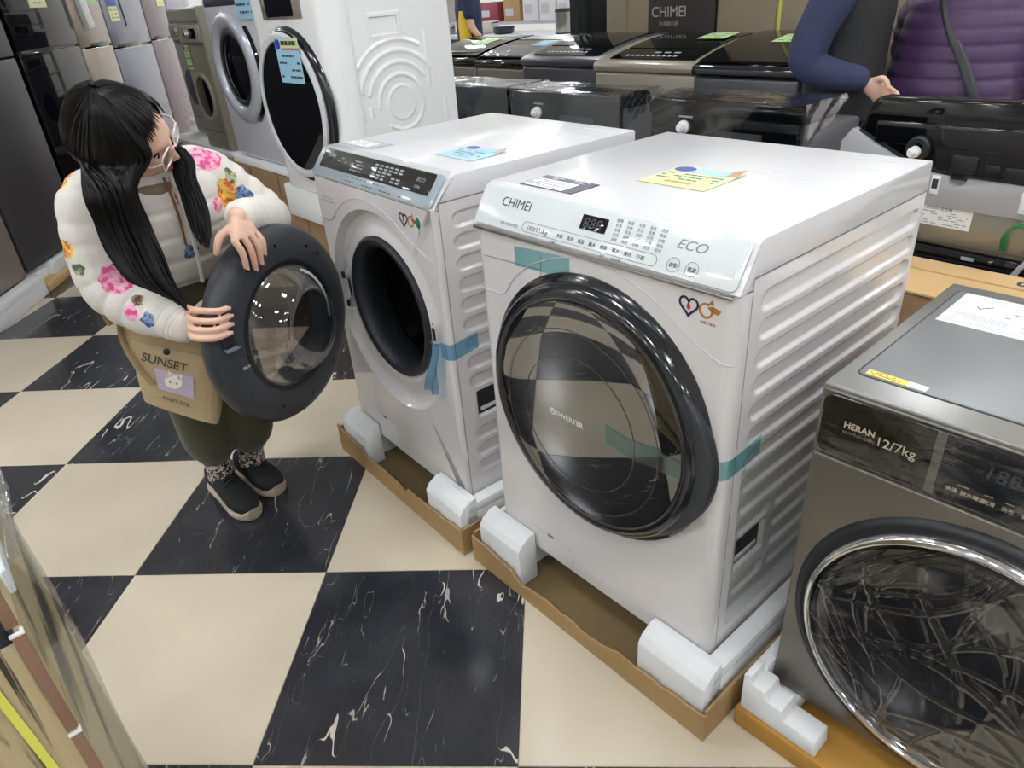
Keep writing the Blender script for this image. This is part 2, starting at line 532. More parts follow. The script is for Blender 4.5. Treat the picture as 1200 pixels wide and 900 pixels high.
def structure(name, dims, m):
    o = obj(name, box(NB(), *dims), m, smooth=0); o['kind'] = 'structure'; return o
CZ = 3.0
structure('ceiling', (-6.0, 8.5, -6.0, 13.0, CZ, CZ + 0.1), M['ceil'])
structure('wall_left', (-6.1, -6.0, -6.0, 13.0, 0, CZ), M['wall'])
structure('wall_right', (8.5, 8.6, -6.0, 13.0, 0, CZ), M['wall'])
structure('wall_back', (-6.0, 8.5, 13.0, 13.1, 0, CZ), M['wall'])
structure('wall_front', (-6.0, 8.5, -6.1, -6.0, 0, CZ), M['wall'])

# round downlights in the ceiling (all above the frame, they light the shop)
M['led'] = emis('downlight_lens', (0.97, 0.985, 1.0), LED)
M['led_frame'] = mat('downlight_ring', '#d8d8d8', 0.4)
ORD = ('first', 'second', 'third', 'fourth', 'fifth', 'sixth', 'seventh', 'eighth', 'ninth')
lens_me = ring_me = None
for ix in range(9):
    for iy in range(9):
        x = -5.67 + 1.6 * ix; y = -3.85 + 2.05 * iy
        if (ix, iy) in ((2, 3), (3, 3), (3, 4), (2, 4), (4, 3), (1, 3)): continue      # lamps left out to keep their glare spots off the front tiles
        L_ = thing('ceiling_light', 'round white ceiling downlight, %s row from the entrance, %s from the fridge wall' % (ORD[iy], ORD[ix]), 'ceiling light', (x, y, CZ), 0, 'downlights in the ceiling')
        if lens_me is None:
            a = obj('lens', lathe(NB(), [(0, -0.004), (0.168, -0.004), (0.168, -0.001), (0, -0.001)], 28), M['led'], L_, smooth=0); lens_me = a.data
            b = obj('ring', lathe(NB(), [(0.169, -0.008), (0.19, -0.006), (0.192, -0.0005), (0.169, -0.0005), (0.169, -0.008)], 28), M['led_frame'], L_, smooth=40); ring_me = b.data
        else:
            for nm, me in (('lens', lens_me), ('ring', ring_me)):
                o = bpy.data.objects.new(nm, me); COL.objects.link(o); o.parent = L_
# ------------------------------------------------------------------ front loading washers
YM = Matrix.Rotation(radians(90), 4, 'X')          # local z of a lathe -> -y (out of the front)

def front_shell(bm, w_, z0, z1, rc, depth, hole=None, n=72):
    """front sheet of a cabinet in the plane y=0 with rolled vertical corners and an optional round hole"""
    def plan(x_from, sgn):
        pts = []
        for i in range(9):
            a = radians(90 * i / 8)
            pts.append((x_from - sgn * rc * sin(a) if False else x_from + sgn * rc * (sin(a)), rc * (1 - cos(a))))
        pts.append((x_from + sgn * rc, depth))
        return pts
    for sgn, xf in ((-1, rc), (1, w_ - rc)):
        p = plan(xf, sgn)
        A = [bm.verts.new((x, y, z0)) for x, y in p]; B = [bm.verts.new((x, y, z1)) for x, y in p]
        for i in range(len(p) - 1):
            bm.faces.new([A[i], A[i + 1], B[i + 1], B[i]])
    if hole is None:
        q = [bm.verts.new(v) for v in ((rc, 0, z0), (w_ - rc, 0, z0), (w_ - rc, 0, z1), (rc, 0, z1))]
        bm.faces.new(q)
    else:
        cx, cz, r = hole
        # boundary of the rectangle sampled along rays, corners included
        import itertools
        ang = sorted(set([2 * pi * i / n for i in range(n)] + [math.atan2(z - cz, x - cx) % (2 * pi) for x in (rc, w_ - rc) for z in (z0, z1)]))
        In, Out = [], []
        for a in ang:
            c, s = cos(a), sin(a)
            t = min(((w_ - rc - cx) / c if c > 1e-9 else (rc - cx) / c if c < -1e-9 else 1e9), ((z1 - cz) / s if s > 1e-9 else (z0 - cz) / s if s < -1e-9 else 1e9))
            In.append(bm.verts.new((cx + r * c, 0, cz + r * s))); Out.append(bm.verts.new((cx + t * c, 0, cz + t * s)))
        m_ = len(ang)
        for i in range(m_):
            j = (i + 1) % m_
            bm.faces.new([In[i], In[j], Out[j], Out[i]])
    bmesh.ops.remove_doubles(bm, verts=bm.verts, dist=1e-5)
    return bm

def cap_depth(y, z, y0, y1, zc, r, e=0.0042):
    dy = max(y0 + r - y, 0, y - (y1 - r)); d = sqrt(dy * dy + (z - zc) ** 2) - r
    t = max(0.0, min(1.0, 0.5 - d / (2 * e)))
    return t * t * (3 - 2 * t)

def side_sheet(y0, y1, z0, z1, x, fn, ny, nz):
    bm = NB()
    grid_surface(bm, ny, nz, lambda a, b: (x + fn(y0 + (y1 - y0) * a, z0 + (z1 - z0) * b), y0 + (y1 - y0) * a, z0 + (z1 - z0) * b))
    # rim returned inwards
    return bm

def chimei_washer(name, label, loc, rotz, w_, d_, zb, zp, zt, psl, seam, hole, ribs, handle):
    """cabinet common to the two white machines; z values are above the floor"""
    R_ = thing(name, label, 'washing machine', (loc[0], loc[1], zb), rotz)
    z = lambda v: v - zb
    H = zt - zb
    # inner cabinet (lining, back, bottom)
    bm = NB()
    y_in = 0.40 if hole else 0.03
    box(bm, 0.012, w_ - 0.012, y_in, d_ - 0.004, 0.004, z(0.95))
    if hole:
        box(bm, 0.012, w_ - 0.012, 0.024, y_in, 0.004, 0.03)
        box(bm, 0.012, 0.03, 0.024, y_in, 0.03, z(0.95)); box(bm, w_ - 0.03, w_ - 0.012, 0.024, y_in, 0.03, z(0.95))
    obj('cabinet', bm, M['slate_dark'] if hole else M['white'], R_, smooth=0)
    # front sheet
    bm = front_shell(NB(), w_, 0.0, z(zp), min(0.026, seam), seam, None if not hole else (hole[0], z(hole[1]), hole[2]))
    obj('front_panel', bm, M['white'], R_, smooth=40)
    # side sheets with pressed ribs
    def ribfn(y, zz):
        s = 0.0
        for (a, b, c, r) in ribs: 
            if abs(zz - (c - zb)) < r + 0.012: s = max(s, cap_depth(y, zz, a, b, c - zb, r))
        hy0, hy1, hz0, hz1 = handle[0], handle[1], handle[2] - zb, handle[3] - zb
        if hy0 < y < hy1 and hz0 < zz < hz1:
            t = min(min(y - hy0, hy1 - y) / 0.006, min(zz - hz0, hz1 - zz) / 0.006, 1.0)
            s = max(s, 2.2 * t)
        return -0.0065 * s
    bm = side_sheet(seam + 0.002, d_, 0.0, z(0.95), w_, ribfn, 110, 400)
    obj('side_panel', bm, M['white'], R_, smooth=60)
    bm = NB(); box(bm, 0.0, 0.012, seam + 0.002, d_, 0, z(0.95), bev=0.002)
    obj('side_panel', bm, M['white'], R_)
    bm = NB(); box(bm, w_ - 0.012, w_ - 0.0085, seam, d_, 0, z(0.95)); obj('side_lining', bm, M['slate_dark'], R_, smooth=0)
    hb = NB(); box(hb, w_ - 0.014, w_ - 0.006, handle[0] + 0.012, handle[1] - 0.012, handle[2] - zb + 0.012, handle[2] - zb + 0.024, bev=0.002)
    obj('grip', hb, M['white'], R_)
    # lid: profile across the depth
    prof = [(0.000, z(zp) + 0.001), (0.003, z(zp) + 0.004), (psl - 0.004, H - 0.006), (psl + 0.012, H), (d_ - 0.004, H), (d_, H - 0.004), (d_, z(0.952)), (seam + 0.002, z(0.952)), (seam + 0.002, z(zp) + 0.001)]
    bm = prism(NB(), prof, 'x', 0.0, w_, bev=0.004, seg=2)
    obj('lid', bm, M['white_top'], R_, smooth=30)
    sm = NB(); box(sm, w_ - 0.004, w_ + 0.0004, seam + 0.002, d_ - 0.002, z(0.9495), z(0.9515)); box(sm, w_ - 0.004, w_ + 0.0004, seam - 0.0005, seam + 0.0015, 0.0, z(0.95))
    obj('seam', sm, M['seam'], R_, smooth=0)
    # sloping control panel frame: x along the front, y up the slope
    P0 = Vector((0, 0.0, z(zp))); Pd = Vector((0, psl, zt - zp - 0.002)).normalized()
    PM = plane_M(P0, (1, 0, 0), Pd)
    Ls = Vector((0, psl, zt - zp)).length
    return R_, PM, Ls, z

def print_block(parent, PM, rects, m, name='print', t=0.0003):
    bm = NB()
    for (x0, y0, x1, y1) in rects: box(bm, x0, x1, y0, y1, 0, t)
    return obj(name, bm, m, parent, smooth=0, matrix=PM)

def scribble(rx, rows, cols, x0, y0, x1, y1, fill=0.6, h=0.45):
    """small dashes standing for lines of unreadably small print"""
    out = []
    for r in range(rows):
        yy = y0 + (y1 - y0) * (r + 0.25) / rows; dh = (y1 - y0) / rows * h
        x = x0
        while x < x1 - 0.002:
            l = rx.uniform(0.4, 1.4) * (x1 - x0) / cols
            if rx.random() < fill: out.append((x, yy, min(x + l * 0.8, x1), yy + dh))
            x += l
    return out

# foam base and carton tray ------------------------------------------------
def foam_base(name, label, loc, rotz, w_, d_, zb):
    bm = NB()
    box(bm, 0.0, w_, 0.32, d_, 0.012, 0.03)
    for x0, x1 in ((-0.022, 0.10), (w_ - 0.10, w_ + 0.045)):
        box(bm, x0, x1, -0.045, d_ + 0.03, 0.012, zb - 0.002, bev=0.006)
    # raised corner blocks in front, chamfered on top, and the lips along both sides
    for x0, x1 in ((-0.022, 0.135), (w_ - 0.125, w_ + 0.045)):
        prof = [(-0.062, 0.012), (-0.062, zb + 0.012), (-0.050, zb + 0.03), (-0.022, zb + 0.045), (-0.003, zb + 0.045), (-0.003, 0.012)]
        prism(bm, prof, 'x', x0, x1, bev=0.003)
    for x0, x1 in ((-0.022, -0.003), (w_ + 0.004, w_ + 0.045)):
        box(bm, x0, x1, -0.04, d_ + 0.03, zb - 0.004, zb + 0.028, bev=0.008)
    o = obj(name, bm, M['foam'], None, smooth=30, loc=(loc[0], loc[1], 0), rot=(0, 0, rotz))
    return setp(o, label, 'foam packing')

def carton_tray(name, label, loc, rotz, x0, x1, y0, y1, hts, seed):
    R_ = thing(name, label, 'carton tray', (loc[0], loc[1], 0), rotz)
    rr = random.Random(seed)
    t = 0.006
    bm = NB(); box(bm, x0 + t, x1 - t, y0 + t, y1 - t, 0.002, 0.008)
    obj('tray_bottom', bm, M['card_in'], R_, smooth=0)
    def wall(p0, p1, hfun, n):
        b = NB(); p0 = Vector(p0); p1 = Vector(p1); d = (p1 - p0); nn = Vector((-d.y, d.x, 0)).normalized() * t
        A = []
        for i in range(n + 1):
            p = p0 + d * (i / n); h = hfun(i / n)
            A.append([b.verts.new(p + Vector((0, 0, 0.0015))), b.verts.new(p + nn + Vector((0, 0, 0.0015))), b.verts.new(p + nn + Vector((0, 0, h))), b.verts.new(p + Vector((0, 0, h)))])
        for a, c in zip(A, A[1:]):
            for k in range(4):
                b.faces.new([a[k], a[(k + 1) % 4], c[(k + 1) % 4], c[k]])
        b.faces.new(A[0]); b.faces.new(A[-1][::-1])
        return b
    def torn(f):
        import bisect
        xs = [a for a, _ in hts]; i = min(max(bisect.bisect_right(xs, f) - 1, 0), len(hts) - 2)
        u = (f - xs[i]) / (xs[i + 1] - xs[i]); u = u * u * (3 - 2 * u)
        return hts[i][1] * (1 - u) + hts[i + 1][1] * u + 0.0022 * sin(f * 61 + seed) + 0.0015 * sin(f * 143 + seed)
    obj('tray_wall', wall((x0, y0, 0), (x1, y0, 0), torn, 70), M['card'], R_, smooth=0)
    obj('tray_wall', wall((x1, y0 + t, 0), (x1, y1, 0), lambda f: 0.088 + 0.004 * sin(9 * f), 12), M['card'], R_, smooth=0)
    obj('tray_wall', wall((x1, y1, 0), (x0, y1, 0), lambda f: 0.09, 4), M['card'], R_, smooth=0)
    obj('tray_wall', wall((x0, y1, 0), (x0, y0 + t, 0), lambda f: 0.092 + 0.004 * sin(7 * f), 12), M['card'], R_, smooth=0)
    return R_

# -------------------------------------------------- nearest white washer, door closed
w3, d3 = 0.642, 0.650
ribs3 = []
for k in range(13):
    c = 0.903 - 0.0525 * k
    if c > 0.44: ribs3.append((0.072, 0.632, c, 0.0165))
    else:
        ribs3.append((0.205, 0.632, c, 0.0165))
        if not (0.315 < c < 0.42): ribs3.append((0.072, 0.180, c, 0.0165))
W3, PM3, LS3, z3 = chimei_washer('front_load_washer', 'white front-loading washer with closed dark glass door and pale control panel, largest machine in front', O3, YAW, w3, d3, 0.115, 0.932, 1.011, 0.047, 0.036, None, ribs3, (0.075, 0.172, 0.325, 0.405))
# control panel plate
def plate(parent, PMx, x0, x1, y0, y1, r, t, m, name, bev=0.0015):
    return obj(name, prism(NB(), rrect(x0, x1, y0, y1, r), 'z', 0.0, t, bev=bev), m, parent, matrix=PMx)
cp3 = plate(W3, PM3, 0.004, w3 - 0.008, 0.004, LS3 - 0.006, 0.012, 0.006, M['pearl'], 'control_panel')
lip = NB(); box(lip, 0.004, w3 - 0.01, -0.007, 0.004, z3(0.926), z3(0.931), bev=0.001)
obj('panel_lip', lip, M['steel'], W3)
TP = lambda x, y, h=0.0062: Matrix.Translation((x, y, h))
def PX(M_, x, y, h=0.0062):
    return M_ @ Matrix.Translation((x, y, h))
I4 = Matrix.Identity(4)
text('CHIMEI', 0.0265, M['ink'], cp3, TP(0.070, 0.050), ext=0.0003, shear=0.05, sx=1.02)
text('WS-P188VWD', 0.0085, M['ink_soft'], cp3, TP(0.085, 0.0135), ext=0.0003)
dsp = plate(cp3, TP(0.293, 0.042, 0.006), 0, 0.062, 0, 0.027, 0.002, 0.001, M['black_gloss'], 'display', bev=0.0003)
text('888', 0.026, M['slate'], cp3, TP(0.298, 0.046, 0.0071), ext=0.0002, shear=0.12, sx=1.15)
# rounded outline of the touch row
def outline(pts, t, h=0.0004):
    bm = NB(); n = len(pts)
    A = []
    for i in range(n):
        p = Vector(pts[i]).to_2d(); a = Vector(pts[i - 1]).to_2d(); b = Vector(pts[(i + 1) % n]).to_2d()
        d = (b - a)
        nn = Vector((-d.y, d.x)).normalized() * t / 2
        A.append([bm.verts.new((*(p + nn), 0)), bm.verts.new((*(p - nn), 0)), bm.verts.new((*(p - nn), h)), bm.verts.new((*(p + nn), h))])
    for i in range(n):
        a, c = A[i], A[(i + 1) % n]
        for k in range(4): bm.faces.new([a[k], a[(k + 1) % 4], c[(k + 1) % 4], c[k]])
    return bm
obj('touch_row', outline(rrect(0.150, 0.480, 0.0105, 0.030, 0.0095), 0.0011), M['ink_soft'], cp3, smooth=0, matrix=TP(0, 0))
text('18.0/10.0kg', 0.0125, M['ink'], cp3, TP(0.163, 0.0150), ext=0.0003, shear=0.1)
for i, s in enumerate(('水量', '洗衣', '清洗', '脫水', '烘乾', '溫水', '童衣', '行程')):
    text(s, 0.0085, M['ink'], cp3, TP(0.245 + 0.0275 * i, 0.0165), ext=0.0003)
rx = random.Random(3)
for cx_ in range(5):
    for r_ in range(5):
        text(('標準', '快洗', '毛毯', '柔洗', '洗烘', '除菌', '衣物', '強洗')[(cx_ * 5 + r_) % 8], 0.0068, M['ink_soft'], cp3, TP(0.372 + 0.024 * cx_, 0.069 - 0.0085 * r_), ext=0.0002)
text('ECO', 0.0225, M['ink_soft'], cp3, TP(0.505, 0.050), ext=0.0003, shear=0.3, sx=1.25)
for cx_, t1 in ((0.513, '啟動'), (0.549, '電源')):
    ring = NB(); lathe(ring, [(0.0125, 0), (0.0125, 0.0004), (0.0115, 0.0004), (0.0115, 0), (0.0125, 0)], 40)
    b_ = obj('button', ring, M['ink_soft'], cp3, smooth=0, matrix=TP(cx_, 0.022))
    text(t1, 0.0085, M['ink'], cp3, TP(cx_ - 0.0085, 0.0185), ext=0.0003)
for x_, t_ in ((0.235, '童鎖'), (0.36, '預約'), (0.385, '自動清槽')):
    text(t_, 0.006, M['ink_soft'], cp3, TP(x_, 0.0025), ext=0.0002)

# door
def ring_lathe(bm, prof, cx, cz, n=80, y=0.0, mi=0):
    return lathe(bm, prof, n, Matrix.Translation((cx, y, cz)) @ YM, mi)
dcx, dcz = 0.335, z3(0.604)
bm = ring_lathe(NB(), [(0.290, -0.004), (0.290, 0.004), (0.283, 0.009), (0.276, 0.012), (0.273, 0.022), (0.268, 0.029), (0.258, 0.033), (0.246, 0.034), (0.243, 0.031), (0.243, -0.004), (0.290, -0.004)], dcx, dcz)
door3 = obj('door', bm, M['door_rim'], W3, smooth=50)
bm = ring_lathe(NB(), [(0.0, 0.036), (0.10, 0.0358), (0.18, 0.0350), (0.225, 0.0338), (0.2425, 0.0315), (0.2425, 0.0), (0.0, 0.0)], dcx, dcz, 96)
glass3 = obj('door_glass', bm, M['door_glass'], door3, smooth=50)
# crescent grip on the right of the rim
cr = NB()
pts_o, pts_i = [], []
for i in range(25):
    a = radians(-42 + 74 * i / 24); k = sin(pi * i / 24)
    pts_o.append((dcx + (0.272 + 0.030 * k) * cos(a), dcz + (0.272 + 0.030 * k) * sin(a))); pts_i.append((dcx + 0.262 * cos(a), dcz + 0.262 * sin(a)))
prism(cr, pts_o + pts_i[::-1], 'y', -0.026, 0.0, bev=0.004)
obj('door_grip', cr, M['slate'], door3, smooth=40)
FM = lambda x, z_, y=-0.0004: plane_M((x, y, z_), (1, 0, 0), (0, 0, 1))
text('INVERTER', 0.0180, M['paper'], door3, plane_M((0.268, -0.0365, z3(0.582)), (1, 0, 0), (0, 0, 1)), ext=0.0002, sx=0.95)
em = NB(); lathe(em, [(0.008, 0), (0.008, 0.0003), (0.0055, 0.0003), (0.0055, 0), (0.008, 0)], 20); box(em, -0.009, 0.009, -0.001, 0.001, 0, 0.0003)
obj('emblem', em, M['paper'], door3, smooth=0, matrix=plane_M((0.258, -0.0365, z3(0.589)), (1, 0, 0), (0, 0, 1)))
# thin circles of the bowl behind the glass
cir = NB()
for r_ in (0.205, 0.150):
    ring_lathe(cir, [(r_, 0.0367), (r_ + 0.0009, 0.0367), (r_ + 0.0009, 0.036), (r_, 0.036), (r_, 0.0367)], dcx - 0.01, dcz - 0.02, 72)
obj('bowl_outline', cir, mat('outline_tan', '#5b5348', 0.3), door3)

# contour line pressed into the fascia around the door
def front_line(parent, pts, m, r=0.0016, name='seam'):
    bm = NB(); tube(bm, smooth_path(pts, 8), r, n=6); return obj(name, bm, m, parent)
arc = [(dcx + 0.318 * cos(radians(a)), 0, dcz + 0.318 * sin(radians(a))) for a in (132, 118, 100, 82, 64, 50)]
front_line(W3, [(0.003, 0, z3(0.789)), (0.050, 0, z3(0.790)), (0.085, 0, z3(0.796))] + arc[0:1] + arc[1:] + [(0.585, 0, z3(0.826)), (0.625, 0, z3(0.812)), (0.640, 0.018, z3(0.811))], mat('line_grey', '#c9c9cd', 0.4), 0.0018)
dr = NB(); tube(dr, [(0.028, -0.0002, z3(0.868)), (0.128, -0.0002, z3(0.872)), (0.200, -0.0002, z3(0.874))], 0.0011, n=6); tube(dr, [(0.205, -0.0002, z3(0.905)), (0.200, -0.0002, z3(0.842))], 0.0008, n=6)
obj('drawer_seam', dr, M['seam'], W3)
# service flap at the bottom left
fl = outline([(x, y) for x, y in rrect(0.105, 0.268, z3(0.02) if False else 0.0 + 0.004, z3(0.182), 0.018)], 0.0014)
obj('service_flap', fl, mat('line_grey_2', '#bdbdc0', 0.5), W3, smooth=0, matrix=FM(0, 0))
bm = NB(); box(bm, 0.180, 0.198, 0.0, 0.0008, z3(0.176), z3(0.186)); 
obj('flap_slot', box(NB(), 0.180, 0.199, -0.0006, 0.002, z3(0.1765), z3(0.184)), M['slate'], W3, smooth=0)
bm.free()
# round eco marks
def eco_marks(parent, x, z_, extra=False):
    hm = NB()
    h_pts = []
    for i in range(40):
        t = 2 * pi * i / 40
        h_pts.append((0.0011 * 16 * sin(t) ** 3, 0.0011 * (13 * cos(t) - 5 * cos(2 * t) - 2 * cos(3 * t) - cos(4 * t))))
    hb = outline(h_pts, 0.0042); merge(hm, hb)
    obj('energy_mark', hm, M['navy_print'], parent, smooth=0, matrix=FM(x, z_))
    fb = NB(); prism(fb, [(0, -0.008), (0.004, -0.003), (0.002, 0.003), (0, 0.008), (-0.003, 0.002), (-0.004, -0.003)], 'z', 0, 0.0003)
    obj('energy_mark', fb, M['red_print'], parent, smooth=0, matrix=FM(x, z_))
    gm = NB(); lathe(gm, [(0.0135, 0), (0.0135, 0.0003), (0.0095, 0.0003), (0.0095, 0), (0.0135, 0)], 32, a0=radians(60), a1=radians(390))
    prism(gm, [(0.002, 0.006), (0.012, 0.010), (0.028, 0.006), (0.024, -0.002), (0.012, -0.001)], 'z', 0, 0.0003)
    prism(gm, [(0.004, 0.013), (0.012, 0.022), (0.014, 0.012)], 'z', 0, 0.0003)
    obj('recycling_mark', gm, M['brown_print'], parent, smooth=0, matrix=FM(x + 0.033, z_))
    if extra:
        tm = NB(); lathe(tm, [(0, 0), (0.013, 0), (0.013, 0.0003), (0, 0.0003)], 20, sx=0.75); box(tm, -0.0012, 0.0012, -0.03, -0.01, 0, 0.0003)
        obj('tree_mark', tm, M['green_print'], parent, smooth=0, matrix=FM(x + 0.066, z_ + 0.002))
eco_marks(W3, 0.552, z3(0.896))
text('省能又省水', 0.006, M['brown_print'], W3, FM(0.575, z3(0.873)), ext=0.0002)

# papers on the lid
H3 = 1.011 - 0.115
LP = lambda x, y, h=0.0006: Matrix.Translation((x, y, H3 + h))
pc = obj('spec_sticker', box(NB(), 0, 0.149, 0, 0.080, 0, 0.0007), M['navy_print'], W3, smooth=0, matrix=LP(0.075, 0.068))
print_block(pc, Matrix.Translation((0, 0, 0.0007)), [(0.004, 0.003, 0.118, 0.056)], mat('lilac_paper', '#d3d6ee', 0.3), 'print_field')
print_block(pc, Matrix.Translation((0, 0, 0.001)), scribble(random.Random(5), 6, 9, 0.008, 0.006, 0.112, 0.052), M['ink_soft'], 'small_print')
print_block(pc, Matrix.Translation((0, 0, 0.0007)), scribble(random.Random(6), 2, 6, 0.010, 0.060, 0.13, 0.077, h=0.5), M['grey_print'], 'heading_print')
def price_card(parent, Mx, w_, h_, base, seed, name='price_card', curl=0.012, logo=True):
    """printed shop card, one edge curling up"""
    bm = sheet(NB(), 10, 10, lambda a, b: (w_ * a, h_ * b, 0.0008 + curl * max(0, (a * b - 0.55)) ** 2 * 4), 0.0008)
    c = obj(name, bm, base, parent, smooth=60, matrix=Mx)
    lift = lambda x, y: 0.0019 + curl * max(0, (x / w_ * y / h_ - 0.55)) ** 2 * 4
    def ps(rects, m, nm):
        b = NB()
        for (x0, y0, x1, y1) in rects:
            sheet_b = NB(); sheet(sheet_b, 4, 2, lambda a, q: (x0 + (x1 - x0) * a, y0 + (y1 - y0) * q, lift(x0 + (x1 - x0) * a, y0 + (y1 - y0) * q)), 0.0002); merge(b, sheet_b)
        obj(nm, b, m, c, smooth=0)
    rr = random.Random(seed)
    ps([(w_ * 0.34, h_ * 0.72, w_ * 0.84, h_ * 0.99)], M['paper_blue'], 'heading_band')
    ps([(w_ * 0.84, h_ * 0.74, w_ * 0.99, h_ * 0.98)], M['orange_print'], 'corner_print')
    if logo:
        lb = NB(); lathe(lb, [(0, 0), (0.5, 0), (0.5, 0.002), (0, 0.002)], 28, Matrix.Translation((w_ * 0.18, h_ * 0.85, 0.0019)) @ Matrix.Diagonal((w_ * 0.30, h_ * 0.27, 0.1, 1)))
        obj('round_logo', lb, M['blue_print'], c, smooth=0)
    ps(scribble(rr, 3, 8, w_ * 0.06, h_ * 0.30, w_ * 0.9, h_ * 0.68, 0.7, 0.35), M['green_print'], 'small_print')
    ps(scribble(rr, 1, 6, w_ * 0.3, h_ * 0.12, w_ * 0.7, h_ * 0.28, 0.8, 0.5), M['orange_print'], 'price_print')
    return c
Mpc = Matrix.Translation((0.262, 0.214, H3)) @ Matrix.Rotation(radians(1), 4, 'Z')
price_card(W3, Mpc, 0.155, 0.145, M['paper_yellow'], 4)
# embossing on the back of the lid
eb = NB()
for k, (x0, x1, y_) in enumerate(((0.40, 0.60, 0.52), (0.43, 0.56, 0.478), (0.40, 0.54, 0.43), (0.42, 0.55, 0.41), (0.41, 0.53, 0.39))):
    box(eb, x0, x1, y_, y_ + (0.002 if k < 2 else 0.006), H3 - 0.001, H3 + 0.0003)
box(eb, 0.50, 0.60, 0.598, 0.612, H3 - 0.001, H3 + 0.0003)
obj('embossed_print', eb, mat('emboss', '#d8d8db', 0.3), W3, smooth=0)
# protective tapes
def strip(parent, quads, m, name, t=0.0004):
    bm = NB()
    for q in quads:
        vs = [bm.verts.new(p) for p in q]; bm.faces.new(vs)
    return obj(name, bm, m, parent, smooth=0)
def tape_path(parent, pts, wv, m, name, n=1):
    """band following pts; wv is the half width vector"""
    bm = NB(); wv = Vector(wv)
    A = [(bm.verts.new(Vector(p) - wv), bm.verts.new(Vector(p) + wv)) for p in pts]
    for a, b in zip(A, A[1:]): bm.faces.new([a[0], b[0], b[1], a[1]])
    return obj(name, bm, m, parent, smooth=60)
tape_path(W3, [(0.127, -0.0012, z3(0.888)), (0.19, -0.0014, z3(0.892)), (0.283, -0.0012, z3(0.896))], (0, 0, 0.021), M['teal_tape'], 'tape')
tp = [(0.40, -0.0385, z3(0.598)), (0.46, -0.038, z3(0.590)), (0.53, -0.038, z3(0.600)), (0.575, -0.036, z3(0.592)), (0.598, -0.022, z3(0.600)), (0.610, -0.0035, z3(0.602)), (0.622, -0.0008, z3(0.602)), (0.636, 0.008, z3(0.602)), (0.6432, 0.02, z3(0.603)), (0.6434, 0.07, z3(0.606)), (0.6436, 0.115, z3(0.612))]
tape_path(W3, tp, (0, 0, 0.021), M['teal_tape'], 'tape')
# clear protective film on the side and the sloping panel corner
bm = NB(); sheet(bm, 24, 24, lambda a, b: (w3 + 0.0018 + 0.0006 * sin(9 * a + 5 * b), 0.06 + 0.575 * a, z3(0.60) - 0.02 - 0.40 * b), 0.0003)
obj('side_film', bm, M['film_soft'], W3, smooth=60)
bm = NB(); sheet(bm, 8, 20, lambda a, b: (w3 - 0.002 + 0.006 * a + 0.001 * sin(40 * b), 0.002 + 0.05 * b - 0.006 * a, z3(0.925) + 0.09 * b + 0.004 * sin(25 * b + 5 * a)), 0.0003)
obj('corner_film', bm, M['film'], W3, smooth=60)

foam_base('foam_base', 'white foam packing base under the nearest white washer', O3, YAW, w3, d3, 0.115)
carton_tray('carton_tray', 'open cardboard tray with torn edge under the closed white washer', O3, YAW, -0.045, 0.702, -0.076, 0.71, ((0, 0.085), (0.10, 0.078), (0.2, 0.066), (0.27, 0.040), (0.34, 0.052), (0.5, 0.050), (0.58, 0.044), (0.70, 0.064), (0.84, 0.066), (1.0, 0.074)), 3)

# -------------------------------------------------- middle white washer, door open
O2 = Vector((-0.0243, 0.6096, 0)); Y2 = -0.838
w2, d2 = 0.623, 0.662
ribs2 = []
for k in range(14):
    c = 0.905 - 0.0535 * k
    if 0.36 < c < 0.44:
        ribs2.append((0.20, 0.62, c, 0.0165))
    else: ribs2.append((0.052, 0.625, c, 0.0165))
W2, PM2, LS2, z2 = chimei_washer('front_load_washer', 'white front-loading washer whose round door stands open, black strip on its control panel', O2, Y2, w2, d2, 0.11, 0.935, 1.006, 0.056, 0.014, (0.312, 0.597, 0.288), ribs2, (0.066, 0.17, 0.365, 0.445))
cp2 = plate(W2, PM2, 0.002, w2 - 0.010, 0.003, LS2 - 0.004, 0.012, 0.006, mat('silver_panel', '#b9c6cf', 0.2, coat=0.6), 'control_panel')
plate(cp2, TP(0, 0, 0.006), 0.030, 0.586, 0.030, 0.084, 0.006, 0.001, M['black_gloss'], 'display', bev=0.0003)
rx = random.Random(9)
print_block(cp2, TP(0, 0, 0.0071), [(0.20 + 0.013 * i, 0.040 + 0.0085 * j, 0.209 + 0.013 * i, 0.0435 + 0.0085 * j) for i in range(5) for j in range(4) if rx.random() < 0.8] + [(0.315 + 0.024 * i, 0.036 + 0.0085 * j, 0.331 + 0.024 * i, 0.0405 + 0.0085 * j) for i in range(6) for j in range(5) if rx.random() < 0.85] + [(0.12 + 0.02 * i, 0.055 + 0.01 * (i % 2), 0.131 + 0.02 * i, 0.0575 + 0.01 * (i % 2)) for i in range(3)], M['grey_print'], 'programme_print')
text('ECO', 0.014, M['grey_print'], cp2, TP(0.515, 0.058, 0.0072), ext=0.0002, shear=0.3, sx=1.2)
text('CHIMEI', 0.014, M['grey_print'], cp2, TP(0.055, 0.062, 0.0072), ext=0.0002)
text('12.0kg', 0.010, M['grey_print'], cp2, TP(0.515, 0.042, 0.0072), ext=0.0002)
print_block(cp2, TP(0, 0, 0.0061), [(0.205 + 0.022 * i, 0.021, 0.217 + 0.022 * i, 0.0235) for i in range(9)] + [(0.20 + 0.02 * i + 0.03 * (i // 3), 0.009, 0.214 + 0.02 * i + 0.03 * (i // 3), 0.012) for i in range(10)], M['ink'], 'button_print')
bm = NB(); sheet(bm, 40, 10, lambda a, b: (-0.012 + (w2 + 0.02) * a, 0.002 + LS2 * b * (1.06 + 0.16 * exp(-(a / 0.06) ** 2)), 0.0085 + 0.0015 * sin(3 * a * pi) ** 2 + 0.0004 * sin(17 * a + 9 * b) + 0.014 * exp(-(a / 0.05) ** 2)), 0.0003)
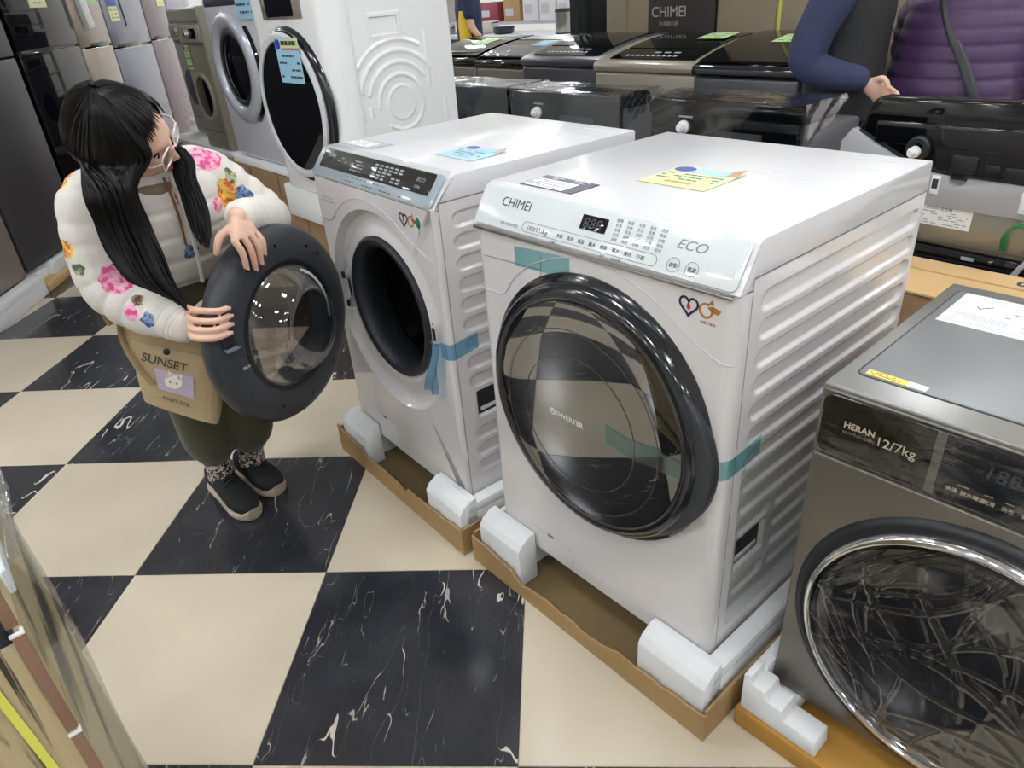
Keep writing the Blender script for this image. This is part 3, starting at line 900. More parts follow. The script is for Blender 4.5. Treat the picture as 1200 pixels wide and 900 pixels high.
obj('panel_film', bm, M['film_soft'], W2, smooth=60, matrix=PM2)
# dish around the opening and the gasket
gx, gz = 0.3255, z2(0.613)
bm = NB()
# blend from the sheet hole (centre .312,.597 r .288) to the gasket hole
hx, hz = 0.312, z2(0.597)
prof = [(0.0, 0.0, 0), (0.03, 0.006, 0), (0.10, 0.020, 0), (0.20, 0.026, 0), (0.45, 0.0225, 0), (0.75, 0.013, 0), (0.93, 0.009, 0), (1.0, 0.014, 0)]
rings = []
for (t, dp, _) in prof:
    cxx = hx * (1 - t) + gx * t; czz = hz * (1 - t) + gz * t; rr_ = 0.288 * (1 - t) + 0.198 * t
    rings.append([bm.verts.new((cxx + rr_ * cos(2 * pi * i / 96), dp, czz + rr_ * sin(2 * pi * i / 96))) for i in range(96)])
for A, B in zip(rings, rings[1:]):
    for i in range(96): bm.faces.new([A[i], A[(i + 1) % 96], B[(i + 1) % 96], B[i]])
obj('door_recess', bm, M['white'], W2, smooth=50)
bm = ring_lathe(NB(), [(0.199, -0.016), (0.199, -0.004), (0.194, 0.002), (0.184, 0.002), (0.176, -0.006), (0.170, -0.030), (0.172, -0.05), (0.182, -0.07), (0.190, -0.08)], gx, gz)
obj('gasket', bm, M['rubber'], W2, smooth=50)
bm = ring_lathe(NB(), [(0.192, -0.078), (0.183, -0.082), (0.183, -0.10), (0.188, -0.105), (0.215, -0.105), (0.235, -0.11), (0.235, -0.34), (0.22, -0.36), (0.08, -0.372), (0.0, -0.376)], gx, gz)
drum = obj('drum', bm, M['drum'], W2, smooth=40)
for k in range(3):
    a = radians(40 + 120 * k)
    bm = NB(); t = NB(); prism(t, [(-0.035, 0), (-0.018, 0.035), (0.018, 0.035), (0.035, 0)], 'y', 0.12, 0.33, bev=0.004)
    merge(bm, t, Matrix.Translation((gx, 0, gz)) @ Matrix.Rotation(a, 4, 'Y') @ Matrix.Translation((0, 0, -0.233)))
    obj('drum_lifter', bm, M['drum'], W2, smooth=40)
holes = NB()
for i in range(30):
    for j in range(8):
        a = 2 * pi * (i + 0.5 * (j % 2)) / 30; y_ = 0.13 + 0.025 * j
        t = NB(); lathe(t, [(0, 0), (0.0032, 0)], 6)
        merge(holes, t, Matrix.Translation((gx + 0.2344 * cos(a), y_, gz + 0.2344 * sin(a))) @ Vector((-cos(a), 0, -sin(a))).to_track_quat('Z', 'Y').to_matrix().to_4x4())
ho = obj('drum_holes', holes, M['black_gloss'], W2, smooth=0); ho['kind'] = 'stuff'
bm = ring_lathe(NB(), [(0.174, -0.052), (0.177, -0.050), (0.177, -0.054), (0.174, -0.052)], gx, gz)
obj('drum_rim', bm, M['chrome'], W2)
lt = NB(); box(lt, 0.546, 0.558, -0.0006, 0.003, z2(0.592), z2(0.628), bev=0.002)
obj('latch_slot', lt, M['slate_dark'], W2)
for zz in (0.580, 0.640):
    obj('screw_hole', lathe(NB(), [(0, 0.0005), (0.003, 0.0005), (0.003, 0)], 12), M['slate_dark'], W2, smooth=0, matrix=FM(0.556, z2(zz), -0.0002))
eco_marks(W2, 0.485, z2(0.895), True)
print_block(W2, FM(0, 0), [(0.032 + 0.017 * i, z2(0.870), 0.043 + 0.017 * i, z2(0.874)) for i in range(5)] + [(0.035, z2(0.881), 0.105, z2(0.883))], M['ink_soft'], 'small_print')
front_line(W2, [(0.003, 0, z2(0.812)), (0.055, 0, z2(0.814)), (0.082, 0, z2(0.822)), (0.115, 0, z2(0.850))], M['seam'], 0.0012)
front_line(W2, [(0.115, 0.0, z2(0.850)), (0.19, 0, z2(0.893)), (0.29, 0, z2(0.911)), (0.40, 0, z2(0.893)), (0.50, 0, z2(0.845)), (0.575, 0, z2(0.817)), (0.612, 0.003, z2(0.813))], mat('line_grey_3', '#d4d4d8', 0.4), 0.0018)
fl = outline(rrect(0.10, 0.255, 0.004, z2(0.205), 0.018), 0.0014)
obj('service_flap', fl, mat('line_grey_4', '#c2c2c5', 0.5), W2, smooth=0, matrix=FM(0, 0))
obj('flap_slot', box(NB(), 0.172, 0.192, -0.0006, 0.002, z2(0.196), z2(0.204)), M['slate'], W2, smooth=0)
H2 = 1.006 - 0.11
LP2 = lambda x, y, h=0.0006: Matrix.Translation((x, y, H2 + h))
gc = obj('spec_sticker', box(NB(), 0, 0.155, 0, 0.072, 0, 0.0006), M['grey_print'], W2, smooth=0, matrix=LP2(0.022, 0.105))
print_block(gc, Matrix.Translation((0, 0, 0.0006)), [(0.003, 0.003, 0.12, 0.050)], M['paper'], 'print_field')
print_block(gc, Matrix.Translation((0, 0, 0.0009)), scribble(random.Random(15), 5, 8, 0.008, 0.006, 0.115, 0.047), M['grey_print'], 'small_print')
price_card(W2, Matrix.Translation((0.397, 0.166, H2)), 0.150, 0.120, M['paper_blue'], 8, logo=True)
eb = NB()
for k, (x0, x1, y_) in enumerate(((0.38, 0.58, 0.53), (0.41, 0.54, 0.49), (0.38, 0.52, 0.45), (0.40, 0.53, 0.43), (0.39, 0.51, 0.41))):
    box(eb, x0, x1, y_, y_ + (0.002 if k < 2 else 0.006), H2 - 0.001, H2 + 0.0003)
box(eb, 0.48, 0.58, 0.605, 0.62, H2 - 0.001, H2 + 0.0003)
obj('embossed_print', eb, mat('emboss_2', '#d8d8db', 0.3), W2, smooth=0)
bt = [(0.581, -0.0008, z2(0.577)), (0.609, -0.0008, z2(0.579)), (0.6165, 0.0010, z2(0.580)), (0.6225, 0.0065, z2(0.580)), (0.6240, 0.014, z2(0.581)), (0.6242, 0.05, z2(0.586)), (0.6244, 0.085, z2(0.590))]
tape_path(W2, bt, (0, 0, 0.022), M['blue_tape'], 'tape')
bm = NB(); sheet(bm, 6, 14, lambda a, b: (0.536 + 0.045 * a - 0.012 * b + 0.01 * (a - 0.5) * b, -0.004 - 0.022 * b + 0.006 * sin(9 * a + 5 * b), z2(0.592) - 0.142 * b), 0.0003)
obj('loose_tape', bm, M['blue_tape'], W2, smooth=60)

# the open door: hinge side at (.099,-.006) of the machine, swung 62 degrees towards the left
fo = radians(-61.83)
Md = Matrix.Translation((0.2240, -0.2391, z2(0.615))) @ Matrix.Rotation(fo, 4, 'Z')
# door frame local: x from hinge to free edge, y = inner side (towards the machine when closed), z up; centre of the ring at 0
LM_ = Matrix.Rotation(radians(-90), 4, 'X')      # lathe z -> +y
def dl(prof, n=96): return lathe(NB(), prof, n, LM_)
bm = dl([(0.155, -0.002), (0.163, 0.000), (0.172, 0.000), (0.176, 0.004), (0.215, 0.003), (0.240, -0.002), (0.256, -0.010), (0.264, -0.022), (0.265, -0.040), (0.258, -0.054), (0.240, -0.060), (0.155, -0.060), (0.155, -0.002)])
DO = obj('door', bm, M['slate'], W2, smooth=40, matrix=Md)
bm = dl([(0.0, 0.080), (0.080, 0.078), (0.098, 0.074), (0.110, 0.064), (0.120, 0.050), (0.132, 0.032), (0.146, 0.016), (0.156, 0.008), (0.163, 0.004), (0.163, -0.002), (0.152, 0.002), (0.140, 0.014), (0.126, 0.032), (0.114, 0.048), (0.104, 0.060), (0.092, 0.070), (0.078, 0.073), (0.0, 0.075)], 96)
obj('glass_bowl', bm, M['glass'], DO, smooth=60)
bm = dl([(0.0, -0.064), (0.20, -0.063), (0.235, -0.060), (0.235, -0.056), (0.0, -0.056)], 72)
obj('outer_glass', bm, M['smoked'], DO, smooth=40)
bm = dl([(0.163, 0.0005), (0.176, 0.0005), (0.176, 0.006), (0.170, 0.007), (0.163, 0.005), (0.163, 0.0005)], 72)
obj('bowl_clamp', bm, M['slate_dark'], DO, smooth=40)
# hand recess near the free edge, latch hook, screw holes, hinge
rc = NB(); prism(rc, rrect(0.200, 0.238, 0.035, 0.128, 0.010), 'y', 0.0006, 0.0036, bev=0.001)
obj('hand_recess', rc, M['slate_dark'], DO)
rc = NB(); prism(rc, [(0.193, 0.030), (0.236, 0.033), (0.240, 0.046), (0.231, 0.041), (0.201, 0.038)], 'y', 0.001, 0.012, bev=0.002)
obj('recess_lip', rc, mat('lip_grey', '#7d8086', 0.35), DO)
hk = NB(); box(hk, 0.186, 0.200, 0.002, 0.020, -0.024, -0.014, bev=0.003); box(hk, 0.194, 0.212, 0.013, 0.020, -0.024, -0.014, bev=0.003)
obj('latch_hook', hk, M['chrome'], DO)
sh = NB()
for a in (62, 92, 125, -10 + 148, 14, -28, -62, -95, -128):
    t = lathe(NB(), [(0, 0.0012), (0.0042, 0.0012), (0.0042, 0)], 12, LM_)
    aa = radians(180 - a) if False else radians(a)
    merge(sh, t, Matrix.Translation((0.218 * cos(aa), 0.0026, 0.218 * sin(aa))))
obj('screw_hole', sh, M['black_gloss'], DO, smooth=0)
hg = NB()
for zz in (0.045, -0.045):
    box(hg, -0.292, -0.262, -0.010, 0.006, zz - 0.012, zz + 0.012, bev=0.003)
    tube(hg, [(-0.284, -0.002, zz - 0.018), (-0.284, -0.002, zz + 0.018)], 0.006, n=12)
box(hg, -0.290, -0.284, -0.006, 0.002, -0.06, 0.06)
obj('hinge', hg, M['chrome'], DO)
rb = NB()
rng2 = random.Random(4)
for i in range(60):
    a = radians(118 + i * 1.25)
    t = NB(); box(t, -0.0012, 0.0012, 0.0, 0.0004, -rng2.uniform(0.002, 0.005), 0.004)
    merge(rb, t, Matrix.Rotation(-(a - pi / 2), 4, 'Y') @ Matrix.Translation((0, 0.0125, 0.150)))
obj('rim_print', rb, M['paper'], DO, smooth=0)

foam_base('foam_base', 'white foam packing base under the white washer with the open door', O2, Y2, w2, d2, 0.11)
carton_tray('carton_tray', 'open cardboard tray under the open white washer, beside the woman', O2, Y2, -0.045, 0.683, -0.074, 0.712, ((0, 0.10), (0.08, 0.088), (0.2, 0.082), (0.30, 0.055), (0.36, 0.068), (0.52, 0.064), (0.58, 0.055), (0.62, 0.07), (0.85, 0.076), (1.0, 0.086)), 8)

# -------------------------------------------------- grey washer at the right edge
OH = Vector((1.073, -0.425, 0)); YH = -0.784
wh, dh, zb, ztp = 0.575, 0.520, 0.10, 0.797
HW = thing('front_load_washer', 'dark grey front-loading washer at the right edge, chrome ringed door under crumpled film', 'washing machine', (OH.x, OH.y, zb), YH)
zh = lambda v: v - zb
bm = NB(); box(bm, 0.0, wh, 0.012, dh, 0.0, zh(0.782), bev=0.006); obj('cabinet', bm, M['ti_body'], HW)
bm = NB(); box(bm, 0.0, wh, -0.002, 0.014, 0.0, zh(0.668), bev=0.005, seg=3); obj('front_panel', bm, M['ti_body'], HW)
bm = NB(); box(bm, 0.0, wh, -0.002, 0.014, zh(0.671), zh(0.790), bev=0.005, seg=3); obj('fascia', bm, M['ti_body'], HW)
bm = NB(); box(bm, 0.0, wh, 0.0, dh, zh(0.783), zh(0.797), bev=0.005, seg=3)
lid_h = obj('lid_frame', bm, M['ti_frame'], HW)
bm = NB(); prism(bm, rrect(0.026, wh - 0.026, 0.056, 0.486, 0.012), 'z', zh(0.797), zh(0.7985), bev=0.0006); obj('lid_panel', bm, M['ti_top'], HW)
obj('lid_groove', outline(rrect(0.024, wh - 0.024, 0.054, 0.488, 0.013), 0.0025, 0.0006), M['slate_dark'], HW, smooth=0, matrix=Matrix.Translation((0, 0, zh(0.797))))
FMh = lambda x, z_, y=-0.0105: plane_M((x, y, z_), (1, 0, 0), (0, 0, 1))
bm = prism(NB(), rrect(0.008, wh - 0.006, zh(0.680), zh(0.786), 0.016), 'y', -0.010, -0.001, bev=0.003, seg=3)
hp = obj('control_panel', bm, M['black_gloss'], HW, smooth=40)
text('HERAN', 0.0145, M['gold_ink'], hp, FMh(0.045, zh(0.7375)), ext=0.0003, bold=0.0003)
text('HWM-D1240V', 0.0078, mat('dim_gold', '#7d7466', 0.4), hp, FMh(0.045, zh(0.7265)), ext=0.0003)
text('12/7kg', 0.0215, M['gold_ink'], hp, FMh(0.094, zh(0.7265)), ext=0.0003)
text('188', 0.03, M['slate'], hp, FMh(0.235, zh(0.738)), ext=0.0002, shear=0.12)
for i, (s, x_) in enumerate((('水溫', 0.198), ('脫水轉速', 0.217), ('洗清', 0.245), ('洗衣', 0.268), ('烘乾', 0.292), ('預約', 0.318), ('啟動', 0.348))):
    text(s, 0.0078, M['gold_ink'], hp, FMh(x_, zh(0.699)), ext=0.0003)
print_block(hp, FMh(0, 0), [(0.212, zh(0.712), 0.226, zh(0.7128)), (0.246, zh(0.712), 0.256, zh(0.7128)), (0.27, zh(0.712), 0.282, zh(0.7128))], M['gold_ink'], 'button_print')
bm = NB(); box(bm, 0.172, 0.184, -0.0109, -0.0104, zh(0.681), zh(0.785)); obj('tape', bm, film_mat('clear_tape', (0.85, 0.86, 0.86), base=0.16, edge=0.3, rough=0.3), HW, smooth=0)
# crumpled film over the panel
rr = random.Random(21)
def crumple(bm, nu, nv, f, amp, seed, nd, wr=(0.010, 0.022)):
    r2 = random.Random(seed)
    rid = []
    for _ in range(nd):
        a = r2.uniform(0, pi); rid.append((r2.uniform(0, 1), r2.uniform(0, 1), cos(a), sin(a), r2.uniform(0.12, 0.45), r2.uniform(0.3, 1.0), r2.uniform(*wr)))
    def hgt(u, v):
        h = 0.0
        for (cx, cy, dx, dy, ln, am, wd) in rid:
            s = (u - cx) * dx + (v - cy) * dy; t = -(u - cx) * dy + (v - cy) * dx
            t += 0.03 * sin(9 * s + cx * 20)
            if abs(s) < ln: h += am * exp(-(t / wd) ** 2) * cos(s / ln * pi / 2)
        return min(h, 1.6) * amp
    grid_surface(bm, nu, nv, lambda a, b: f(a, b, hgt(a, b)))
    return bm
bm = crumple(NB(), 110, 50, lambda a, b, h: (0.006 + (wh - 0.01) * a, -0.0118 - h, zh(0.676) + 0.112 * b), 0.0018, 5, 18)
obj('panel_film', bm, M['film'], HW, smooth=80)
# door
hx_, hz_ = 0.279, zh(0.382)
bm = ring_lathe(NB(), [(0.266, 0.0), (0.262, 0.010), (0.250, 0.014), (0.243, 0.012), (0.243, 0.0)], hx_, hz_)
dh_ = obj('door', bm, M['slate_dark'], HW, smooth=50)
bm = ring_lathe(NB(), [(0.243, 0.010), (0.242, 0.020), (0.236, 0.026), (0.230, 0.026), (0.226, 0.020), (0.226, 0.004)], hx_, hz_)
obj('chrome_ring', bm, M['chrome'], dh_, smooth=50)
bm = ring_lathe(NB(), [(0.0, 0.030), (0.12, 0.028), (0.19, 0.024), (0.222, 0.019), (0.228, 0.014), (0.228, 0.0), (0.0, 0.0)], hx_, hz_)
obj('door_glass', bm, M['black_gloss'], dh_, smooth=50)
def filmf(a, b, h):
    r_ = 0.222 * sqrt(max(a, 0.0001)); th = 2 * pi * b
    return (hx_ + r_ * cos(th), 0, hz_ + r_ * sin(th))
# crumpled disc of film: square grid folded to a disc
def disc_pt(a, b, h):
    x = 2 * a - 1; y = 2 * b - 1
    X = x * sqrt(max(0, 1 - y * y / 2)); Y_ = y * sqrt(max(0, 1 - x * x / 2))
    r_ = sqrt(X * X + Y_ * Y_)
    return (hx_ + 0.224 * X, -0.028 - 0.006 * (1 - r_) - h, hz_ + 0.224 * Y_)
bm = crumple(NB(), 170, 170, disc_pt, 0.005, 11, 64, (0.005, 0.011))
obj('door_film', bm, film_mat('door_wrinkle_film', (0.95, 0.95, 0.95), base=0.008, edge=0.45, rough=0.12), dh_, smooth=80)
# papers
HL = lambda x, y: Matrix.Translation((x, y, zh(0.7986)))
pp = obj('instruction_sheet', box(NB(), 0, 0.42, 0, 0.152, 0, 0.0006), M['paper'], HW, smooth=0, matrix=HL(0.040, 0.324))
rs = random.Random(12)
print_block(pp, Matrix.Translation((0, 0, 0.0006)), scribble(rs, 6, 30, 0.015, 0.030, 0.10, 0.060, 0.9, 0.5) + scribble(rs, 3, 30, 0.01, 0.008, 0.13, 0.022, 0.9, 0.4) + scribble(rs, 5, 30, 0.12, 0.025, 0.22, 0.06, 0.8, 0.5) + scribble(rs, 3, 12, 0.02, 0.125, 0.12, 0.145, 0.5, 0.4), M['grey_print'], 'small_print')
chk = NB()
for (p0, p1) in (((0.035, 0.098), (0.042, 0.088)), ((0.042, 0.088), (0.058, 0.108))): tube(chk, [(p0[0], p0[1], 0.0005), (p1[0], p1[1], 0.0005)], 0.001, n=6)
for i in range(6):
    cx_, cy_ = 0.09 + 0.045 * (i % 2) + 0.01 * (i // 2), 0.075 + 0.02 * (i // 2)
    for s_ in (-1, 1): tube(chk, [(cx_ - 0.005, cy_ - 0.004 * s_, 0.0005), (cx_ + 0.005, cy_ + 0.004 * s_, 0.0005)], 0.0006, n=5)
obj('diagram_print', chk, M['ink'], pp)
bm = NB(); box(bm, 0, 0.06, 0, 0.016, 0, 0.0006); ys = obj('warranty_sticker', bm, M['yellow_print'], HW, smooth=0, matrix=HL(0.036, 0.060))
bm = NB(); box(bm, 0.0605, 0.088, 0, 0.016, 0, 0.0006); obj('white_label', bm, M['paper'], ys, smooth=0)
print_block(ys, Matrix.Translation((0, 0, 0.0006)), scribble(rs, 2, 10, 0.004, 0.002, 0.056, 0.014), M['brown_print'], 'small_print')
# foam and carton of the grey washer
bm = NB()
box(bm, -0.03, 0.06, -0.04, dh + 0.03, 0.052, zb - 0.001, bev=0.005); box(bm, wh - 0.08, wh + 0.05, -0.04, dh + 0.03, 0.052, zb - 0.001, bev=0.005); box(bm, 0.05, wh - 0.05, 0.06, dh, 0.052, 0.07)
prism(bm, [(-0.030, 0.052), (-0.030, 0.150), (-0.012, 0.156), (-0.012, 0.135), (0.018, 0.135), (0.024, 0.115), (0.055, 0.115), (0.062, 0.092), (0.125, 0.09), (0.13, 0.052)], 'y', -0.068, -0.014, bev=0.004)
box(bm, -0.030, -0.004, -0.02, dh + 0.02, 0.09, 0.150, bev=0.006)
setp(obj('foam_base', bm, M['foam'], None, loc=(OH.x, OH.y, 0), rot=(0, 0, YH)), 'stepped white foam base under the dark grey washer', 'foam packing')
ct = thing('carton_tray', 'low yellowish carton tray under the dark grey washer', 'carton tray', (OH.x, OH.y, 0), YH)
M['card_yel'] = mat('yellowish_carton', '#b98a3c', 0.75, vary=0.08)
bm = NB(); box(bm, -0.036, wh + 0.056, -0.074, dh + 0.036, 0.0015, 0.05, bev=0.003); obj('tray_bottom', bm, M['card_yel'], ct)
# ------------------------------------------------------------------ dryers and washers on cartons, second row left
def row_thing(name, label, cat, a, v, z=0.0, rot=0.0, group=None):
    p = row(a, v, z)
    return thing(name, label, cat, p, YAW + rot, group)

M['grey_white'] = mat('grey_white_shell', '#c9cad3', 0.3, coat=0.4)
M['olive'] = mat('olive_beige_shell', '#8d897b', 0.35, coat=0.3)
M['olive_light'] = mat('olive_light', '#a3a091', 0.35)

# white dryer with rounded front corners
Dz = 0.62
D1 = row_thing('tumble_dryer', 'white dryer with silver-ringed dark round door and blue price card, on cartons', 'dryer', -2.135, 0.50, Dz)
dw, dd, dh1 = 0.685, 0.57, 0.78
plan = [(0.0, dd - 0.02), (0.0, 0.09)] + [(0.09 - 0.09 * cos(radians(t)), 0.09 - 0.09 * sin(radians(t))) for t in range(0, 91, 9)] + [(dw - 0.09 + 0.09 * sin(radians(t)), 0.09 - 0.09 * cos(radians(t))) for t in range(0, 91, 9)] + [(dw, dd - 0.02), (dw - 0.02, dd), (0.02, dd)]
bm = NB(); prism(bm, plan, 'z', 0.0, dh1, bev=0.0)
obj('cabinet', bm, M['white_bright'], D1, smooth=40)
def arcs(y, z):
    cy, cz = 0.285, 0.362
    s = 0.0
    r = sqrt((y - cy) ** 2 + (z - cz) ** 2); an = math.degrees(math.atan2(z - cz, y - cy))
    def bead(d, wdt): 
        t = max(0, 1 - abs(d) / wdt); return t * t * (3 - 2 * t)
    s = max(s, bead(r - 0.062, 0.010), 0.6 if r < 0.055 else 0)
    s = max(s, bead(r - 0.105, 0.012) if an > -130 or an < -175 else 0)
    if 35 < an < 165 or an < -165: s = max(s, bead(r - 0.150, 0.013), bead(r - 0.192, 0.014), bead(r - 0.232, 0.012) if an > 60 else 0)
    for yy, za, zb_ in ((0.43, 0.40, 0.62), (0.50, 0.10, 0.36)):
        if za < z < zb_: s = max(s, bead(y - yy, 0.012) * min(1, (z - za) / 0.02, (zb_ - z) / 0.02))
    if 0.172 < y < 0.322 and 0.602 < z < 0.690: s = max(s, bead(0, 1) * 0.5)
    if 0.186 < y < 0.308 and 0.618 < z < 0.676: s = 3.2
    return 0.004 * (s if s < 2 else -s * 1.5)
bm = side_sheet(0.10, dd - 0.01, 0.012, dh1 - 0.02, dw + 0.0035, arcs, 130, 190)
obj('side_panel', bm, M['white_bright'], D1, smooth=60)
bm = NB(); prism(bm, [(x * 0.992 + 0.003, y + 0.004) for x, y in plan], 'z', dh1, dh1 + 0.03, bev=0.008); obj('lid', bm, M['white_top'], D1)
bm = NB(); box(bm, 0.175, 0.52, -0.006, 0.004, 0.690, 0.775, bev=0.004); 
pn_ = obj('control_panel', bm, mat('bronze_panel', '#8a7f78', 0.2, coat=0.8), D1)
bm = NB(); prism(bm, rrect(0.22, 0.46, 0.70, 0.765, 0.01), 'y', -0.0075, -0.005); obj('display', bm, M['black_gloss'], pn_, smooth=0)
cxd, czd = 0.335, 0.362
bm = ring_lathe(NB(), [(0.306, -0.002), (0.306, 0.006), (0.298, 0.016), (0.284, 0.020), (0.262, 0.018), (0.262, -0.002), (0.306, -0.002)], cxd + 0.006, czd)
d_ = obj('door', bm, M['door_rim'], D1, smooth=50)
bm = ring_lathe(NB(), [(0.289, 0.004), (0.286, 0.026), (0.272, 0.032), (0.256, 0.028), (0.252, 0.004), (0.289, 0.004)], cxd - 0.016, czd)
obj('door_ring', bm, mat('satin_silver', '#dcdde2', 0.3, coat=0.3), d_, smooth=50)
bm = ring_lathe(NB(), [(0.0, 0.014), (0.18, 0.018), (0.2525, 0.024), (0.2525, 0.0), (0.0, 0.0)], cxd - 0.016, czd)
obj('door_glass', bm, M['black_gloss'], d_, smooth=50)
def hanging_card(parent, M_, w_, h_, base, seed):
    c = obj('price_card', box(NB(), 0, w_, 0, h_, 0, 0.0012), base, parent, smooth=0, matrix=M_)
    T1 = Matrix.Translation((0, 0, 0.0012)); rr = random.Random(seed)
    print_block(c, T1, [(w_ * 0.25, h_ * 0.78, w_, h_ * 0.98)], M['paper_yellow'], 'heading_band')
    print_block(c, T1, [(w_ * 0.28, h_ * 0.74, w_, h_ * 0.775)], M['red_print'], 'red_line')
    lb = NB(); lathe(lb, [(0, 0), (0.5, 0), (0.5, 0.002), (0, 0.002)], 24, Matrix.Translation((w_ * 0.12, h_ * 0.86, 0.0012)) @ Matrix.Diagonal((w_ * 0.22, h_ * 0.24, 0.1, 1)))
    obj('round_logo', lb, M['blue_print'], c, smooth=0)
    T2 = Matrix.Translation((0, 0, 0.0016))
    print_block(c, T2, scribble(rr, 1, 5, w_ * 0.28, h_ * 0.80, w_ * 0.95, h_ * 0.96, 0.9, 0.6), M['navy_print'], 'heading_print')
    print_block(c, T2, scribble(rr, 4, 7, w_ * 0.06, h_ * 0.08, w_ * 0.95, h_ * 0.70, 0.6, 0.3), M['ink'], 'small_print')
    return c
hanging_card(D1, plane_M((0.302, -0.034, 0.462), (1, 0.0, 0), (0.0, 0.0, 1)), 0.205, 0.165, M['paper_blue'], 3)

# grey-white washer left of it
D2 = row_thing('front_load_washer', 'pale grey front-loading washer with wide silver door ring, left of the white dryer', 'washing machine', -2.86, 0.58, 0.66)
w_, h_ = 0.68, 0.76
bm = NB(); box(bm, 0, w_, 0, 0.55, 0, h_, bev=0.03, seg=4); obj('cabinet', bm, M['grey_white'], D2)
cx_, cz_ = 0.305, 0.445
bm = ring_lathe(NB(), [(0.255, 0.0), (0.250, 0.018), (0.225, 0.034), (0.195, 0.034), (0.178, 0.022), (0.172, 0.004), (0.255, 0.0)], cx_, cz_)
d_ = obj('door', bm, mat('pale_silver', '#c3c8d4', 0.2, metal=0.3, coat=0.5), D2, smooth=50)
bm = ring_lathe(NB(), [(0.0, 0.024), (0.08, 0.022), (0.13, 0.012), (0.176, 0.006), (0.176, 0.0), (0.0, 0.0)], cx_, cz_); obj('door_glass', bm, M['black_gloss'], d_, smooth=50)
bm = ring_lathe(NB(), [(0.176, 0.008), (0.170, 0.016), (0.150, 0.018), (0.146, 0.012), (0.176, 0.008)], cx_, cz_); obj('inner_ring', bm, M['slate_dark'], d_, smooth=50)
gb = NB(); pts = [(cx_ + 0.262 * cos(radians(t)), cz_ + 0.262 * sin(radians(t))) for t in range(-62, 44, 5)]
tube(gb, [(x, -0.004, z) for x, z in pts], 0.012, n=8); obj('door_gap', gb, M['black_gloss'], d_)
hanging_card(D2, plane_M((0.47, -0.012, 0.655), (1, 0, 0), (0, 0, 1)), 0.195, 0.20, M['paper_blue'], 7)
bm = NB(); box(bm, 0.05, 0.63, -0.003, 0.004, 0.715, 0.752, bev=0.002); obj('control_panel', bm, M['slate'], D2)

# two olive compact dryers
def olive(a, v, z, label, seed, card):
    R_ = row_thing('compact_dryer', label, 'dryer', a, v, z)
    w_ = 0.40
    bm = NB(); box(bm, 0, w_, 0.0, 0.45, 0, 0.86, bev=0.02, seg=3); obj('cabinet', bm, M['olive'], R_)
    bm = NB(); box(bm, 0.012, w_ - 0.012, -0.012, 0.002, 0.66, 0.76, bev=0.006); p_ = obj('control_panel', bm, M['olive_light'], R_)
    bm = NB(); box(bm, 0.10, w_ - 0.07, -0.014, -0.010, 0.68, 0.74, bev=0.004); obj('display', bm, M['black_gloss'], p_)
    bm = NB(); lathe(bm, [(0.0, 0.03), (0.024, 0.028), (0.028, 0.0), (0.0, 0.0)], 24, Matrix.Translation((0.20, -0.013, 0.71)) @ YM); obj('knob', bm, M['chrome'], p_)
    bm = ring_lathe(NB(), [(0.150, 0.0), (0.148, 0.012), (0.135, 0.016), (0.124, 0.012), (0.124, 0.0), (0.150, 0.0)], 0.205, 0.335); d_ = obj('door', bm, M['olive_light'], R_, smooth=50)
    bm = ring_lathe(NB(), [(0.0, 0.014), (0.08, 0.013), (0.126, 0.008), (0.126, 0.0), (0.0, 0.0)], 0.205, 0.335); obj('door_glass', bm, M['black_gloss'], d_, smooth=50)
    sm = NB(); box(sm, 0.004, w_ - 0.004, -0.001, 0.002, 0.645, 0.650); box(sm, 0.004, w_ - 0.004, -0.001, 0.002, 0.115, 0.119); box(sm, 0.004, w_ - 0.004, -0.001, 0.002, 0.775, 0.779)
    obj('seam', sm, M['slate_dark'], R_, smooth=0)
    if card: hanging_card(R_, plane_M((0.02, -0.004, 0.50), (1, 0, 0), (0, 0, 1)), 0.10, 0.145, M['paper_green'], seed)
    return R_
olive(-4.14, 0.86, 0.53, 'olive compact dryer beside the pale grey washer, green card on front', 5, True)
o2 = olive(-4.93, 1.06, 0.53, 'olive compact dryer farthest left, next to the pink fridge', 6, False)

# foam and cartons that carry them
def carton(name, label, a, v, w_, d_, h_, m, seams=(), strap=None, z=0.0, parent_rot=0.0, cat='carton'):
    R_ = row_thing(name, label, cat, a, v, z)
    bm = NB(); box(bm, 0, w_, 0, d_, 0.001, h_, bev=0.004); obj('carton_body', bm, m, R_)
    if seams:
        sb = NB()
        for (x0, x1, z0_, z1_) in seams: box(sb, x0, x1, -0.0012, 0.002, z0_, z1_)
        obj('carton_seam', sb, M['card_in'], R_, smooth=0)
    if strap:
        for x in strap:
            bm = NB(); box(bm, x, x + 0.016, -0.0025, 0.0, 0.001, h_ + 0.0015); box(bm, x, x + 0.016, 0.0, d_, h_ + 0.0003, h_ + 0.0018)
            obj('strap', bm, M['film_soft'], R_, smooth=0)
    return R_
carton('packing_carton', 'brown carton under the white dryer, behind the open washer door', -2.20, 0.53, 0.80, 0.60, 0.46, M['card_dark'], ((0.0, 0.80, 0.225, 0.231),), (0.17, 0.62))
carton('packing_carton', 'brown carton under the pale grey washer', -3.05, 0.56, 0.83, 0.60, 0.62, M['card_dark'], ((0.0, 0.83, 0.50, 0.508), (0.30, 0.306, 0.0, 0.5)), (0.36, 0.70))
carton('packing_carton', 'brown carton under the two olive dryers', -4.98, 0.84, 1.32, 0.70, 0.49, M['card_dark'], ((0.0, 1.32, 0.25, 0.256),), (0.3,))
bm = NB(); box(bm, -0.02, 0.76, 0.0, 0.60, 0, 0.035, bev=0.006); box(bm, 0.0, 0.72, -0.012, 0.59, 0.02, 0.1565, bev=0.012)
